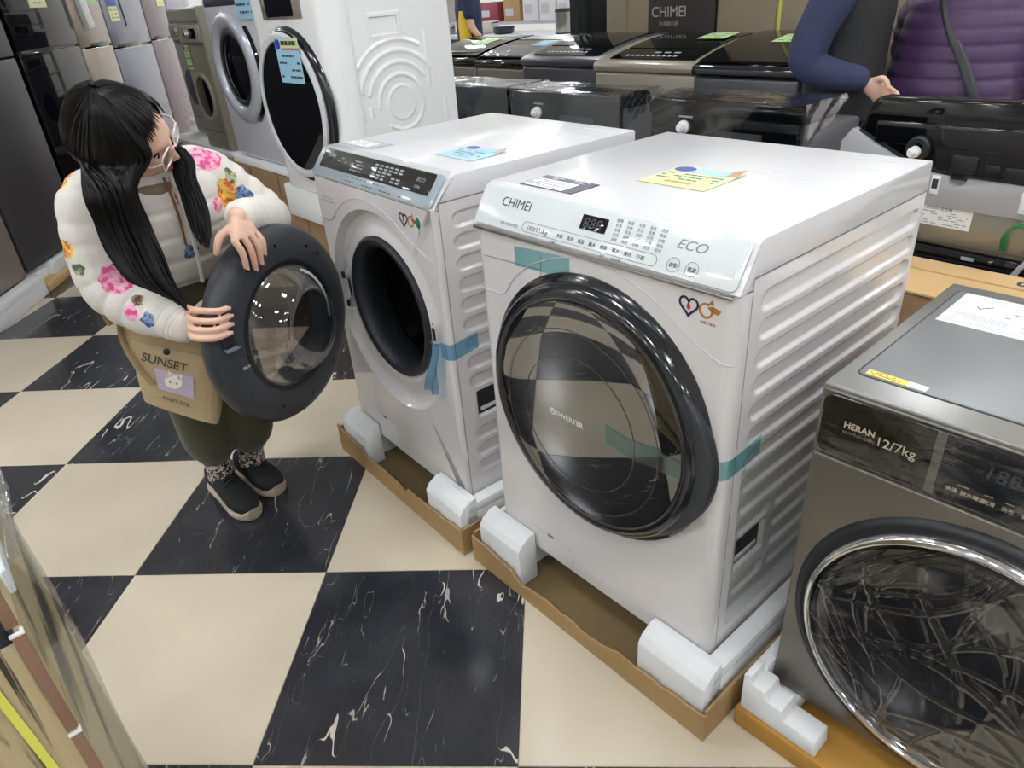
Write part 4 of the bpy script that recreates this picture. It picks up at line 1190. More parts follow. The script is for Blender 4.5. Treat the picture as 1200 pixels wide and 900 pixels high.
setp(obj('foam_base', bm, M['foam'], None, loc=row(-2.15, 0.512, 0.4625), rot=(0, 0, YAW)), 'tall white foam block under the white dryer', 'foam packing')
bm = NB(); box(bm, 0, 0.74, 0.0, 0.58, 0, 0.0365, bev=0.006)
setp(obj('foam_base', bm, M['foam'], None, loc=row(-2.90, 0.565, 0.6225), rot=(0, 0, YAW)), 'thin white foam pad under the pale grey washer', 'foam packing')
bm = NB(); box(bm, 0, 1.26, 0.0, 0.66, 0, 0.0365, bev=0.006)
setp(obj('foam_base', bm, M['foam'], None, loc=row(-4.96, 0.845, 0.4925), rot=(0, 0, YAW)), 'white foam pad under the olive dryers', 'foam packing')

# ------------------------------------------------------------------ top loaders
M['dark_grey_metal'] = mat('dark_grey_metal', '#5c5d63', 0.32, metal=0.5)
M['silver_grey'] = mat('silver_grey', '#8e8d90', 0.3, metal=0.5)
M['beige_metal'] = mat('beige_metal', '#b3ab9c', 0.3, metal=0.4)
M['warm_grey'] = mat('warm_grey_metal', '#8d8a80', 0.35, metal=0.4)
M['lid_glass'] = mat('lid_glass', '#0c0d10', 0.06, ior=1.7)
def top_loader_rear(a, v, w_, label, zt=0.950, d_=0.42, wrapped=True, tag_=True):
    R_ = row_thing('top_load_washer', label, 'washing machine', a, v)
    # silver body with a shaped shoulder seen from the side
    prof = [(0.03, 0.03), (0.03, 0.905), (0.06, 0.925), (0.17, 0.925), (0.26, 0.875), (d_, 0.87), (d_, 0.03)]
    bm = NB(); prism(bm, prof, 'x', 0.0, w_, bev=0.012); obj('body', bm, M['silver_grey'], R_)
    ft = NB(); box(ft, 0.04, w_ - 0.04, 0.05, d_ - 0.03, 0.0, 0.035); obj('plinth', ft, M['slate_dark'], R_, smooth=0)
    bm = NB(); box(bm, 0.004, w_ - 0.004, 0.0, 0.034, 0.30, 0.93, bev=0.01); bp = obj('rear_panel', bm, M['black_gloss'], R_)
    bm = NB(); box(bm, 0.30, w_ - 0.14, -0.003, 0.003, 0.62, 0.86, bev=0.004); obj('rear_cover', bm, M['slate'], R_)
    prof = [(-0.004, 0.905), (-0.002, 0.94), (0.012, zt - 0.004), (0.165, zt + 0.004), (0.19, zt - 0.004), (0.205, 0.91), (0.20, 0.90), (0.0, 0.90)]
    bm = NB(); prism(bm, prof, 'x', -0.004, w_ + 0.004, bev=0.008); obj('console', bm, M['lid_glass'], R_)
    # water inlet
    bm = NB(); lathe(bm, [(0.0, 0.038), (0.010, 0.038), (0.011, 0.030), (0.016, 0.030), (0.017, 0.012), (0.024, 0.010), (0.024, 0.0), (0.0, 0.0)], 24, Matrix.Translation((0.165, 0.0, 0.862)) @ YM)
    obj('water_inlet', bm, M['paper'], R_, smooth=40)
    if tag_:
        bm = NB(); box(bm, 0.14, 0.20, -0.0012, 0.0, 0.895, 0.908); obj('rear_sticker', bm, M['grey_print'], R_, smooth=0)
    if wrapped:
        bm = NB()
        sheet(bm, 36, 22, lambda q, b: (-0.012 + (w_ + 0.024) * q, (-0.010 - 0.004 * sin(9 * q + 4 * b)) + (b * 0.24), zt + 0.004 + 0.004 * b + 0.003 * (1 - b) + 0.003 * sin(11 * q + 7 * b) * sin(5 * b)), 0.0004)
        sheet2 = NB(); sheet(sheet2, 14, 12, lambda q, b: (w_ + 0.010 + 0.006 * sin(12 * q + 6 * b), -0.008 + 0.27 * q, zt + 0.012 - (0.15 - 0.11 * q) * b), 0.0004); merge(bm, sheet2)
        obj('film', bm, M['film_wrap'], R_, smooth=60)
        bm = NB(); sheet(bm, 20, 10, lambda q, b: (-0.010 + (w_ + 0.02) * q, -0.008 - 0.004 * sin(9 * q + 4 * b), zt + 0.004 - 0.13 * b), 0.0004); obj('film_skirt', bm, M['film_soft'], R_, smooth=60)
    return R_
top_loader_rear(-2.13, 1.40, 0.62, 'film-wrapped black top loader seen from behind, partly behind the white dryer')
top_loader_rear(-1.465, 1.40, 0.645, 'film-wrapped black top loader seen from behind, middle of the wrapped three')
top_loader_rear(-0.665, 1.40, 0.630, 'film-wrapped black top loader seen from behind, nearest the man in the vest', zt=0.956)

# the right machine seen from behind: open black back above a bare metal sheet
R_ = row_thing('top_load_washer', 'unwrapped top loader seen from behind, bare metal back with rating label', 'washing machine', 0.085, 1.45)
wr = 0.64
bm = NB(); box(bm, 0.0, wr, 0.01, 0.42, 0.03, 0.86, bev=0.012); obj('body', bm, M['warm_grey'], R_)
ft = NB(); box(ft, 0.04, wr - 0.04, 0.03, 0.40, 0.0, 0.035); obj('plinth', ft, M['slate_dark'], R_, smooth=0)
bm = NB(); prism(bm, [(0.02, 0.03), (wr - 0.005, 0.03), (wr - 0.005, 0.575), (0.02, 0.585)], 'y', -0.016, 0.02, bev=0.006); lb_ = obj('lower_cover', bm, M['black_gloss'], R_)
ol = outline(rrect(0.05, wr - 0.06, 0.20, 0.545, 0.03), 0.006, 0.003); obj('cover_bead', ol, M['slate_dark'], R_, matrix=plane_M((0, -0.0165, 0), (1, 0, 0), (0, 0, 1)))
bm = NB(); box(bm, 0.015, wr - 0.01, -0.006, 0.02, 0.590, 0.715, bev=0.004); obj('metal_back', bm, mat('bare_metal', '#a19e92', 0.38, metal=0.6), R_)
# grey plastic strip with a half-round notch
st = [(0.0, 0.705), (wr, 0.695), (wr, 0.785), (0.385, 0.788)] + [(0.36 + 0.026 * cos(radians(t)), 0.789 - 0.026 * sin(radians(t))) for t in range(0, 181, 20)] + [(0.30, 0.792), (0.24, 0.796), (0.03, 0.90), (0.0, 0.86)]
bm = NB(); prism(bm, st, 'y', -0.014, 0.025, bev=0.003); sp = obj('plastic_strip', bm, mat('grey_plastic', '#a8aaaf', 0.4), R_)
bm = NB(); box(bm, 0.292, 0.316, -0.018, -0.012, 0.735, 0.790, bev=0.002); obj('strip_clip', bm, M['paper'], sp)
bm = NB(); box(bm, 0.296, 0.312, -0.0195, -0.0175, 0.752, 0.780); obj('clip_window', bm, M['slate'], sp, smooth=0)
bm = NB(); box(bm, 0.53, 0.62, -0.018, -0.012, 0.712, 0.772, bev=0.003); obj('strip_clip', bm, M['paper'], sp)
bm = NB(); box(bm, 0.545, 0.62, -0.0195, -0.0175, 0.722, 0.762); obj('clip_window', bm, M['slate'], sp, smooth=0)
# black smoked upper back and console
prof = [(0.02, 0.90), (0.085, 0.992), (wr, 1.000), (wr, 0.78), (0.0, 0.80)]
bm = NB(); prism(bm, [(0.03, 0.86), (0.075, 0.985), (0.10, 0.998), (wr, 1.002), (wr, 0.77), (0.06, 0.785)], 'y', 0.0, 0.05, bev=0.008); obj('rear_panel', bm, M['black_gloss'], R_)
bm = NB(); box(bm, 0.10, wr, -0.010, 0.002, 0.865, 0.93, bev=0.004); obj('panel_band', bm, M['lid_glass'], R_)
bb = NB()
for x0, x1, z0_, z1_ in ((0.33, 0.40, 0.80, 0.85), (0.47, 0.55, 0.79, 0.83), (0.42, 0.46, 0.815, 0.832)): box(bb, x0, x1, -0.006, 0.004, z0_, z1_, bev=0.003)
obj('moulded_slot', bb, M['slate_dark'], R_)
bm = NB(); lathe(bm, [(0.0, 0.05), (0.008, 0.05), (0.009, 0.034), (0.016, 0.030), (0.017, 0.012), (0.0, 0.010)], 24, Matrix.Translation((0.232, -0.012, 0.852)) @ YM); obj('water_inlet', bm, M['paper'], R_, smooth=40)
bm = NB(); lathe(bm, [(0.034, 0.0), (0.034, 0.020), (0.028, 0.024), (0.014, 0.022), (0.014, 0.0), (0.034, 0.0)], 28, Matrix.Translation((0.236, 0.0, 0.862)) @ YM); obj('inlet_collar', bm, M['slate_dark'], R_, smooth=40)
lbm = plane_M((0.225, -0.0065, 0.642), (1, 0, -0.02), (0, 0, 1))
rl = obj('rating_label', box(NB(), 0, 0.195, 0, 0.062, 0, 0.0008), M['paper'], R_, smooth=0, matrix=lbm)
text('HERAN 洗衣機', 0.012, M['ink'], rl, Matrix.Translation((0.060, 0.048, 0.0008)), ext=0.0001)
print_block(rl, Matrix.Translation((0, 0, 0.0008)), scribble(random.Random(31), 6, 9, 0.006, 0.004, 0.185, 0.046, 0.65, 0.3) + [(0.006, 0.002, 0.05, 0.006)], M['ink_soft'], 'small_print')
bm = NB(); box(bm, 0.42, 0.455, -0.018, -0.015, 0.555, 0.565); obj('cover_plate', bm, M['grey_print'], R_, smooth=0)
bm = NB(); lathe(bm, [(0.0, 0.008), (0.006, 0.006), (0.007, 0.0), (0.0, 0.0)], 16, Matrix.Translation((0.50, -0.016, 0.562)) @ YM); obj('screw', bm, M['chrome'], R_)
ew = NB()
for i in range(4):
    tube(ew, smooth_path([(0.515 + 0.004 * i, -0.020, 0.605), (0.520 + 0.004 * i, -0.045 - 0.004 * i, 0.655 + 0.006 * i), (0.552 + 0.004 * i, -0.055, 0.688 + 0.004 * i), (0.585, -0.05 - 0.003 * i, 0.675), (0.600 - 0.006 * i, -0.045, 0.640), (0.590 - 0.004 * i, -0.03, 0.612)], 6), 0.0035, n=6)
obj('earth_wire', ew, mat('green_wire', '#3c8a5a', 0.4), R_)
bm = NB(); tube(bm, smooth_path([(0.60, -0.028, 0.60), (0.575, -0.030, 0.56), (0.555, -0.030, 0.50), (0.545, -0.03, 0.40)], 5), 0.008, n=8); obj('drain_rod', bm, M['grey_print'], R_)

# light carton between the grey washer and that machine
R_ = row_thing('packing_carton', 'light brown open carton behind the dark grey washer', 'carton', 0.36, 1.11)
bm = NB(); box(bm, 0, 0.75, 0, 0.255, 0.001, 0.548, bev=0.004); obj('carton_body', bm, M['card_dark'], R_)
bm = NB(); box(bm, -0.004, 0.754, -0.004, 0.259, 0.549, 0.555); box(bm, -0.004, 0.754, 0.17, 0.259, 0.555, 0.560); fl_ = obj('carton_flap', bm, M['card_light'], R_, smooth=0)
text('Daily use', 0.055, M['ink'], fl_, plane_M((0.30, 0.43, 0.598), (1, 0, 0), (0, 1, 0)), ext=0.0002, bold=0.002) if False else text('0u', 0.055, M['ink'], fl_, plane_M((0.33, 0.19, 0.5605), (1, 0, 0), (0, 1, 0)), ext=0.0002, bold=0.002)

def top_loader_front(a, v, w_, zf, label, body, kind, card=None, rot=0.0):
    """machine facing the camera: body, sloping deck, control strip, lid"""
    R_ = row_thing('top_load_washer', label, 'washing machine', a, v, 0, rot)
    d_ = 0.58; zb_ = zf + 0.085
    bm = NB(); box(bm, 0, w_, 0.0, d_, 0.03, zf - 0.045, bev=0.015, seg=3); obj('body', bm, body, R_)
    ft = NB(); box(ft, 0.04, w_ - 0.04, 0.05, d_ - 0.03, 0.0, 0.035); obj('plinth', ft, M['slate_dark'], R_, smooth=0)
    # deck: arched profile along the depth
    n = 10
    prof = [(-0.008, zf - 0.042), (-0.012, zf - 0.012), (0.0, zf)]
    prof += [(d_ * t / n, zf + (zb_ - zf) * sin(0.5 * pi * t / n) ** 0.9) for t in range(1, n)] + [(d_, zb_ - 0.004), (d_, zf - 0.042)]
    bm = NB(); prism(bm, prof, 'x', -0.006, w_ + 0.006, bev=0.008); deck = obj('deck', bm, body if kind == 'panel' else M['lid_glass'], R_, smooth=30)
    def surf(t): return zf + (zb_ - zf) * (sin(0.5 * pi * min(max(t, 0.0), 1)) ** 0.9)
    def curved(x0, x1, t0, t1, off, thick, m, name, parent, nu=8, nv=8):
        b = NB(); sheet(b, nu, nv, lambda q, s: (x0 + (x1 - x0) * q, d_ * (t0 + (t1 - t0) * s), surf(t0 + (t1 - t0) * s) + off), thick); return obj(name, b, m, parent, smooth=50)
    if kind == 'panel':
        cp = curved(0.07, w_ - 0.05, 0.07, 0.30, 0.001, 0.004, M['black_gloss'], 'control_panel', R_)
        pb = NB()
        for i in range(10):
            x = 0.15 + 0.033 * i
            sb = NB(); sheet(sb, 1, 1, lambda q, s: (x + 0.018 * q, d_ * (0.12 + 0.03 * s), surf(0.12 + 0.03 * s) + 0.006), 0.0006); merge(pb, sb)
        for i in range(3):
            x = 0.30 + 0.06 * i
            sb = NB(); sheet(sb, 1, 1, lambda q, s: (x + 0.035 * q, d_ * (0.20 + 0.025 * s), surf(0.20 + 0.025 * s) + 0.006), 0.0006); merge(pb, sb)
        obj('button_print', pb, M['grey_print'], cp, smooth=0)
        curved(0.075, w_ - 0.055, 0.32, 0.90, 0.001, 0.006, M['lid_glass'], 'lid', R_)
    elif kind == 'rim':
        curved(0.012, w_ - 0.012, 0.05, 0.97, 0.002, 0.010, M['black_gloss'], 'lid', R_)
        tb = NB(); tube(tb, [(0.05 + (w_ - 0.1) * i / 12, d_ * (0.16 + 0.05 * (1 - abs(i - 6) / 6) * -1), surf(0.15) + 0.012) for i in range(13)], 0.006, n=6); obj('lid_trim', tb, M['steel'], R_)
    elif kind == 'glass':
        curved(0.015, w_ - 0.015, 0.05, 0.62, 0.002, 0.010, M['lid_glass'], 'lid', R_)
        curved(0.01, w_ - 0.01, 0.66, 0.99, 0.004, 0.010, body, 'rear_deck', R_)
        curved(0.02, w_ - 0.02, 0.06, 0.40, 0.014, 0.0004, M['film_wrap'], 'film', R_, 24, 16)
    else:
        curved(0.015, w_ - 0.015, 0.04, 0.97, 0.002, 0.010, M['lid_glass'], 'lid', R_)
        bm = NB(); box(bm, 0.02, w_ - 0.02, -0.014, -0.004, zf - 0.034, zf - 0.014, bev=0.003); obj('front_trim', bm, M['slate'], R_)
    if card:
        x0, t0, cw, ct_, base = card
        curved(x0, x0 + cw, t0, t0 + ct_, 0.0145, 0.001, base, 'price_card', R_)
        pc_ = NB()
        for (x, y, X, Y_) in scribble(random.Random(int(x0 * 100)), 3, 5, 0.1, 0.1, 0.9, 0.9, 0.6, 0.3):
            sb = NB(); sheet(sb, 1, 1, lambda q, s: (x0 + cw * (x + (X - x) * q), d_ * (t0 + ct_ * (y + (Y_ - y) * s)), surf(t0 + ct_ * (y + (Y_ - y) * s)) + 0.0157), 0.0004); merge(pc_, sb)
        obj('small_print', pc_, M['ink_soft'], R_, smooth=0)
    return R_
top_loader_front(-3.46, 2.30, 0.585, 0.958, 'top loader with black lid and yellow-green card, far left of the back row', M['warm_grey'], 'rim', (0.26, 0.40, 0.17, 0.28, M['paper_green']))
top_loader_front(-2.86, 2.30, 0.535, 0.955, 'top loader with film-covered black lid and pale blue card', M['warm_grey'], 'glass', (0.30, 0.38, 0.17, 0.22, M['paper_blue']))
top_loader_front(-2.29, 2.20, 0.635, 0.987, 'dark grey top loader with film-covered lid and lit button row', M['dark_grey_metal'], 'panel')
top_loader_front(-1.60, 2.10, 0.65, 0.987, 'beige top loader with black lid and green card', M['beige_metal'], 'panel', (0.40, 0.56, 0.16, 0.24, M['paper_green']))
top_loader_front(-0.92, 2.02, 0.52, 0.995, 'black top loader with green card beside the man in the vest', M['dark_grey_metal'], 'plain', (0.22, 0.45, 0.17, 0.25, M['paper_green']))

# tall cartons and the dark brand carton behind the back row
def big_carton(a, v, w_, d_, h_, label, m, straps=()):
    R_ = row_thing('tall_carton', label, 'carton', a, v)
    bm = NB(); box(bm, 0, w_, 0, d_, 0.001, h_, bev=0.004); obj('carton_body', bm, m, R_)
    sb = NB(); box(sb, w_ * 0.5 - 0.002, w_ * 0.5 + 0.002, -0.001, 0.002, 0.0, h_); obj('carton_seam', sb, M['card_in'], R_, smooth=0)
    for x in straps:
        s_ = NB(); box(s_, x, x + 0.016, -0.0035, 0.0, 0.001, h_); obj('strap', s_, M['strap_yellow'], R_, smooth=0)
    return R_
big_carton(-2.222, 2.88, 0.344, 0.5, 1.75, 'tall plain carton left of the black lettered carton', M['card_tan'])
big_carton(-1.400, 2.88, 0.72, 0.5, 1.75, 'tall plain carton with yellow strap right of the black lettered carton', M['card_tan'], (0.372,))
big_carton(-0.675, 2.88, 0.70, 0.5, 1.75, 'tall plain carton with yellow strap behind the purple jacket', M['card_tan'], (0.375,))
big_carton(0.03, 2.88, 0.75, 0.5, 1.75, 'tall plain carton behind the purple jacket, right of the strapped one', M['card_tan'])
R_ = row_thing('brand_carton', 'black carton with silver lettering behind the top loaders', 'carton', -1.876, 2.865)
bm = NB(); box(bm, 0, 0.470, 0, 0.5, 0.001, 1.75, bev=0.004); cb = obj('carton_body', bm, mat('black_carton', '#26231f', 0.45), R_)
text('CHIMEI', 0.079, mat('silver_ink', '#b7b1a4', 0.4), cb, plane_M((0.026, -0.0006, 1.145), (1, 0, 0), (0, 0, 1)), ext=0.0005)
text('奇美顯示器', 0.028, mat('silver_ink_2', '#a8a296', 0.4), cb, plane_M((0.085, -0.0006, 1.098), (1, 0, 0), (0, 0, 1)), ext=0.0005)
R_ = row_thing('dark_cabinet', 'tall black cabinet left of the tan cartons', 'cabinet', -2.60, 2.93)
bm = NB(); box(bm, 0, 0.365, 0, 0.4, 0, 1.9, bev=0.006); obj('cabinet_body', bm, mat('black_satin', '#14161b', 0.25), R_)
bm = NB(); box(bm, 0.05, 0.20, -0.004, 0.002, 0.2, 1.85, bev=0.003); obj('cabinet_door', bm, mat('black_satin_2', '#1c1f26', 0.18), R_)

# ------------------------------------------------------------------ far kitchenware counter
CT = row_thing('display_counter', 'display counter with pots far behind the top loaders', 'counter', -7.4, 4.7)
bm = NB(); box(bm, 0, 3.2, 0, 0.6, 0.86, 0.90, bev=0.005); obj('counter_top', bm, M['grey_print'], CT)
bm = NB(); box(bm, 0.05, 3.15, 0.04, 0.58, 0.0, 0.86); obj('counter_base', bm, M['slate'], CT, smooth=0)
def pot(a, v, r, h, m, label, lid=True):
    R_ = row_thing('cooking_pot', label, 'pot', a, v, 0.901)
    bm = NB(); lathe(bm, [(0, 0), (r * 0.8, 0), (r, h * 0.3), (r, h), (r * 1.05, h), (r * 0.95, h * 0.97), (r * 0.9, h * 0.25), (0, h * 0.1)], 28); obj('pan', bm, m, R_, smooth=40)
    hd = NB(); tube(hd, smooth_path([(r * 0.95, -0.03, h * 0.9), (r * 1.25, -0.03, h * 0.95), (r * 1.25, 0.03, h * 0.95), (r * 0.95, 0.03, h * 0.9)], 4), 0.008, n=6); obj('handle', hd, M['slate_dark'], R_)
    if lid:
        bm = NB(); lathe(bm, [(r * 1.04, h), (r * 0.6, h + 0.03), (0.015, h + 0.045), (0.015, h + 0.07), (0, h + 0.07)], 24); obj('pot_lid', bm, M['steel'], R_, smooth=40)
cream_pot = mat('cream_enamel', '#d8d2c4', 0.3)
pot(-6.35, 4.95, 0.13, 0.10, cream_pot, 'cream pot on the far counter, left', False)
pot(-6.02, 5.0, 0.15, 0.12, cream_pot, 'cream pot on the far counter, centre', False)
pot(-5.62, 4.92, 0.12, 0.07, M['slate'], 'dark frying pan on the far counter', False)
pot(-6.64, 4.92, 0.09, 0.08, M['steel'], 'steel pot on the far counter, under the red box', True)
def small_box(a, v, z, w_, d_, h_, m, label, name='small_carton'):
    R_ = row_thing(name, label, 'carton', a, v, z)
    bm = NB(); box(bm, 0, w_, 0, d_, 0.0005, h_, bev=0.004); obj('carton_body', bm, m, R_)
    bm = NB(); box(bm, w_ * 0.1, w_ * 0.6, -0.001, 0.001, h_ * 0.25, h_ * 0.6); obj('label_print', bm, M['grey_print'], R_, smooth=0)
    return R_
bm = NB(); 
SH = row_thing('wall_rack', 'open rack with cartons far behind the counter', 'rack', -7.9, 5.6)
for zz in (0.05, 0.95, 1.32, 1.75): obj('shelf_board', box(NB(), 0, 3.6, 0, 0.5, zz, zz + 0.03), M['grey_print'], SH, smooth=0)
for xx in (0.0, 3.56): obj('rack_post', box(NB(), xx, xx + 0.04, 0.0, 0.5, 0.0, 2.1), M['steel'], SH, smooth=0)
small_box(-6.95, 5.62, 0.981, 0.42, 0.35, 0.22, mat('crimson_box', '#8e3346', 0.5), 'crimson box on the far rack')
small_box(-6.45, 5.65, 0.981, 0.30, 0.35, 0.24, M['card'], 'brown box beside the crimson box on the far rack')
wb = mat('white_box', '#d9d6d6', 0.6)
k = 0
for i, (a, z, n_) in enumerate(((-6.10, 0.981, 'lower row, first from left'), (-5.80, 0.981, 'lower row, second from left'), (-5.50, 0.981, 'lower row, third from left'), (-5.20, 0.981, 'lower row, fourth from left'), (-4.90, 0.981, 'lower row, rightmost'), (-6.25, 1.352, 'upper row, first from left'), (-5.95, 1.352, 'upper row, second from left'), (-5.65, 1.352, 'upper row, third from left'), (-5.35, 1.352, 'upper row, fourth from left'), (-5.05, 1.352, 'upper row, rightmost'))):
    o = small_box(a, 5.66, z, 0.27, 0.30, 0.30, wb, 'white printed carton on the far rack, ' + n_)
    o['group'] = 'white cartons on the far rack'
R_ = row_thing('waste_bin', 'round steel bin with black lid far behind the employee', 'bin', -4.62, 4.9, 0.901)
bm = NB(); lathe(bm, [(0, 0), (0.095, 0), (0.10, 0.01), (0.10, 0.20), (0, 0.20)], 28); obj('bin_body', bm, M['steel'], R_, smooth=40)
bm = NB(); lathe(bm, [(0.103, 0.20), (0.100, 0.225), (0.05, 0.235), (0, 0.235)], 28); obj('bin_lid', bm, M['slate_dark'], R_, smooth=40)
bm = NB(); lathe(bm, [(0.102, 0.0), (0.104, 0.012), (0.098, 0.012)], 28); obj('bin_foot', bm, M['slate_dark'], R_, smooth=40)

# ------------------------------------------------------------------ fridges along the left wall
QF = Vector((-2.28, 1.75, 0)); AF = math.atan2(0.987, -0.16)
FX = Vector((cos(AF), sin(AF), 0)); FY = Vector((-sin(AF), cos(AF), 0))
M['fr_taupe'] = mat('fridge_taupe', '#8a8079', 0.35, metal=0.2)
M['fr_grey'] = mat('fridge_dark_grey', '#4b4b50', 0.38, metal=0.35, vary=0.06, vscale=2)
M['fr_black'] = mat('fridge_black_glass', '#0d0f18', 0.05, ior=1.42)
M['fr_beige'] = mat('fridge_champagne', '#a8998b', 0.22, metal=0.25, coat=0.4)
M['fr_silver'] = mat('fridge_silver_blue', '#85889a', 0.22, metal=0.35, coat=0.4)
M['fr_pink'] = mat('fridge_mauve', '#7c6a74', 0.22, metal=0.25, coat=0.4)
M['fr_lav'] = mat('fridge_lavender', '#a3a3b3', 0.25, metal=0.3, coat=0.4)
def fridge(x0, x1, zbase, split, m, side, label, h=1.78, handle=None):
    p = QF + FX * x0
    R_ = thing('refrigerator', label, 'refrigerator', (p.x, p.y, zbase), AF)
    w_ = x1 - x0
    bm = NB(); box(bm, 0.004, w_ - 0.004, 0.045, 0.66, 0.0, h - zbase, bev=0.008); obj('cabinet', bm, side, R_)
    s = split - zbase
    bm = NB(); box(bm, 0, w_, 0, 0.042, 0.03, s - 0.006, bev=0.006, seg=3); dl_ = obj('lower_door', bm, m, R_)
    bm = NB(); box(bm, 0, w_, 0, 0.042, s + 0.006, h - zbase - 0.004, bev=0.006, seg=3); du = obj('upper_door', bm, m, R_)
    bm = NB(); box(bm, 0.01, w_ - 0.01, 0.02, 0.045, s - 0.01, s + 0.01); obj('door_gap', bm, M['black_gloss'], R_, smooth=0)
    if handle:
        for hx0, hx1 in handle:
            hb = NB(); box(hb, hx0, hx1, -0.0015, 0.01, s - 0.006, s + 0.028, bev=0.002); obj('hand_slot', hb, M['black_gloss'], R_)
            hb = NB(); box(hb, hx0, hx1, -0.003, 0.01, s - 0.014, s - 0.006, bev=0.002); obj('slot_lip', hb, M['chrome'], R_)
    return R_
def fcard(R_, x, z, w_, h_, base, blue=True):
    c = obj('price_card', box(NB(), x, x + w_, -0.004, -0.001, z, z + h_), base, R_, smooth=0)
    MM = plane_M((x, -0.0041, z), (1, 0, 0), (0, 0, 1))
    if blue: print_block(c, MM, [(0, h_ * 0.68, w_, h_)], M['blue_print'], 'heading_band')
    print_block(c, plane_M((x, -0.0045, z), (1, 0, 0), (0, 0, 1)), scribble(random.Random(int(x * 77)), 3, 4, w_ * 0.1, h_ * 0.1, w_ * 0.9, h_ * 0.62, 0.7, 0.3), M['ink_soft'], 'small_print')
f0 = fridge(-0.72, 0.515, 0.082, 0.48, M['fr_taupe'], M['fr_taupe'], 'taupe fridge at the left edge, on white foam')
f1 = fridge(0.55, 1.275, 0.10, 1.20, M['fr_grey'], M['fr_grey'], 'dark grey fridge left of the glossy black one')
f2 = fridge(1.335, 2.185, 0.06, 1.215, M['fr_black'], M['slate_dark'], 'glossy black fridge mirroring the shop, between dark grey and champagne fridges')
f3 = fridge(2.205, 2.765, 0.06, 1.185, M['fr_beige'], M['fr_beige'], 'champagne beige fridge with white foam guard on its upper door', handle=((0.16, 0.50),))
f4 = fridge(2.785, 3.655, 0.06, 1.150, M['fr_silver'], M['fr_silver'], 'silver blue fridge with blue and yellow card', handle=((0.08, 0.62),))
f5 = fridge(3.675, 4.305, 0.06, 1.165, M['fr_pink'], M['fr_pink'], 'mauve fridge right of the silver blue one', handle=((0.08, 0.46),))
f6 = fridge(4.335, 5.1, 0.06, 1.15, M['fr_lav'], M['fr_lav'], 'lavender grey fridge last in the fridge row')
fcard(f2, 0.33, 1.39, 0.23, 0.16, M['paper_yellow'], False)
fcard(f3, 0.29, 1.405, 0.22, 0.16, M['paper_green'], False)
fcard(f4, 0.10, 1.275, 0.19, 0.155, M['paper_yellow'])
fcard(f5, 0.40, 1.365, 0.20, 0.16, M['paper_yellow'])
bm = NB(); prism(bm, [(0.16, 1.244), (0.27, 1.25), (0.22, 1.60), (0.10, 1.60)], 'y', -0.035, -0.001, bev=0.004); obj('foam_guard', bm, M['foam'], f3)
bm = NB(); prism(bm, [(0.385, 1.232), (0.405, 1.232), (0.385, 1.60), (0.365, 1.60)], 'y', -0.006, -0.001); obj('door_strip', bm, M['slate_dark'], f4, smooth=0)
# bases of the first fridges
p = QF + FX * -0.74
bm = NB(); box(bm, 0, 1.25, -0.085, 0.68, 0.0, 0.080, bev=0.006); box(bm, 0.0, 1.25, -0.085, -0.006, 0.07, 0.112, bev=0.006)
setp(obj('foam_base', bm, M['foam'], None, loc=(p.x, p.y, 0.001), rot=(0, 0, AF)), 'long white foam base under the taupe fridge', 'foam packing')
p = QF + FX * 0.54
R_ = thing('carton_tray', 'pale carton tray edge under the dark grey fridge', 'carton tray', (p.x, p.y, 0), AF)
bm = NB(); box(bm, 0, 0.75, -0.078, 0.68, 0.001, 0.048, bev=0.003); obj('tray_bottom', bm, M['card_light'], R_)
p = QF + FX * 0.60
bm = NB(); box(bm, 0.0, 0.66, -0.01, 0.64, 0.0, 0.048, bev=0.004); box(bm, 0.11, 0.40, -0.05, -0.004, 0.0, 0.070, bev=0.006)
setp(obj('foam_base', bm, M['foam'], None, loc=(p.x, p.y, 0.0485), rot=(0, 0, AF)), 'small white foam block under the dark grey fridge', 'foam packing')
for i, (fx0, wd, nm) in enumerate(((1.335, 0.85, 'glossy black'), (2.205, 0.56, 'champagne beige'), (2.785, 0.87, 'silver blue'), (3.675, 0.63, 'mauve'), (4.335, 0.765, 'lavender grey'))):
    p = QF + FX * fx0
    bm = NB(); box(bm, 0.02, wd - 0.02, 0.03, 0.64, 0.001, 0.059, bev=0.004)
    setp(obj('foam_base', bm, M['foam'], None, loc=(p.x, p.y, 0), rot=(0, 0, AF)), 'white foam base under the %s fridge' % nm, 'foam packing')

# ------------------------------------------------------------------ wrapped appliance in the near left corner
WA = thing('wrapped_appliance', 'appliance in streaked carton, brown edge guards, yellow strap and clear film, bottom left', 'packed appliance', (0.205, -1.005, 0), YAW)
def streak_card():
    m = mat('streaked_carton', '#b3a079', 0.75)
    nt = m.node_tree; b = nt.nodes['Principled BSDF']; L = nt.links.new
    tc = nt.nodes.new('ShaderNodeTexCoord'); mp = nt.nodes.new('ShaderNodeMapping'); mp.inputs['Scale'].default_value = (1, 75, 3.6)
    L(tc.outputs['Object'], mp.inputs[0])
    n = nt.nodes.new('ShaderNodeTexNoise'); n.inputs['Scale'].default_value = 1.6; n.inputs['Detail'].default_value = 4; n.inputs['Distortion'].default_value = 0.5
    L(mp.outputs[0], n.inputs['Vector'])
    r = nt.nodes.new('ShaderNodeValToRGB')
    r.color_ramp.elements[0].position = 0.38; r.color_ramp.elements[0].color = (*hexc('#3d3a30'), 1)
    r.color_ramp.elements[1].position = 0.47; r.color_ramp.elements[1].color = (*hexc('#b8a67f'), 1)
    e = r.color_ramp.elements.new(0.8); e.color = (*hexc('#c4b592'), 1)
    L(n.outputs['Fac'], r.inputs[0]); L(r.outputs[0], b.inputs['Base Color'])
    return m
M['streak'] = streak_card()
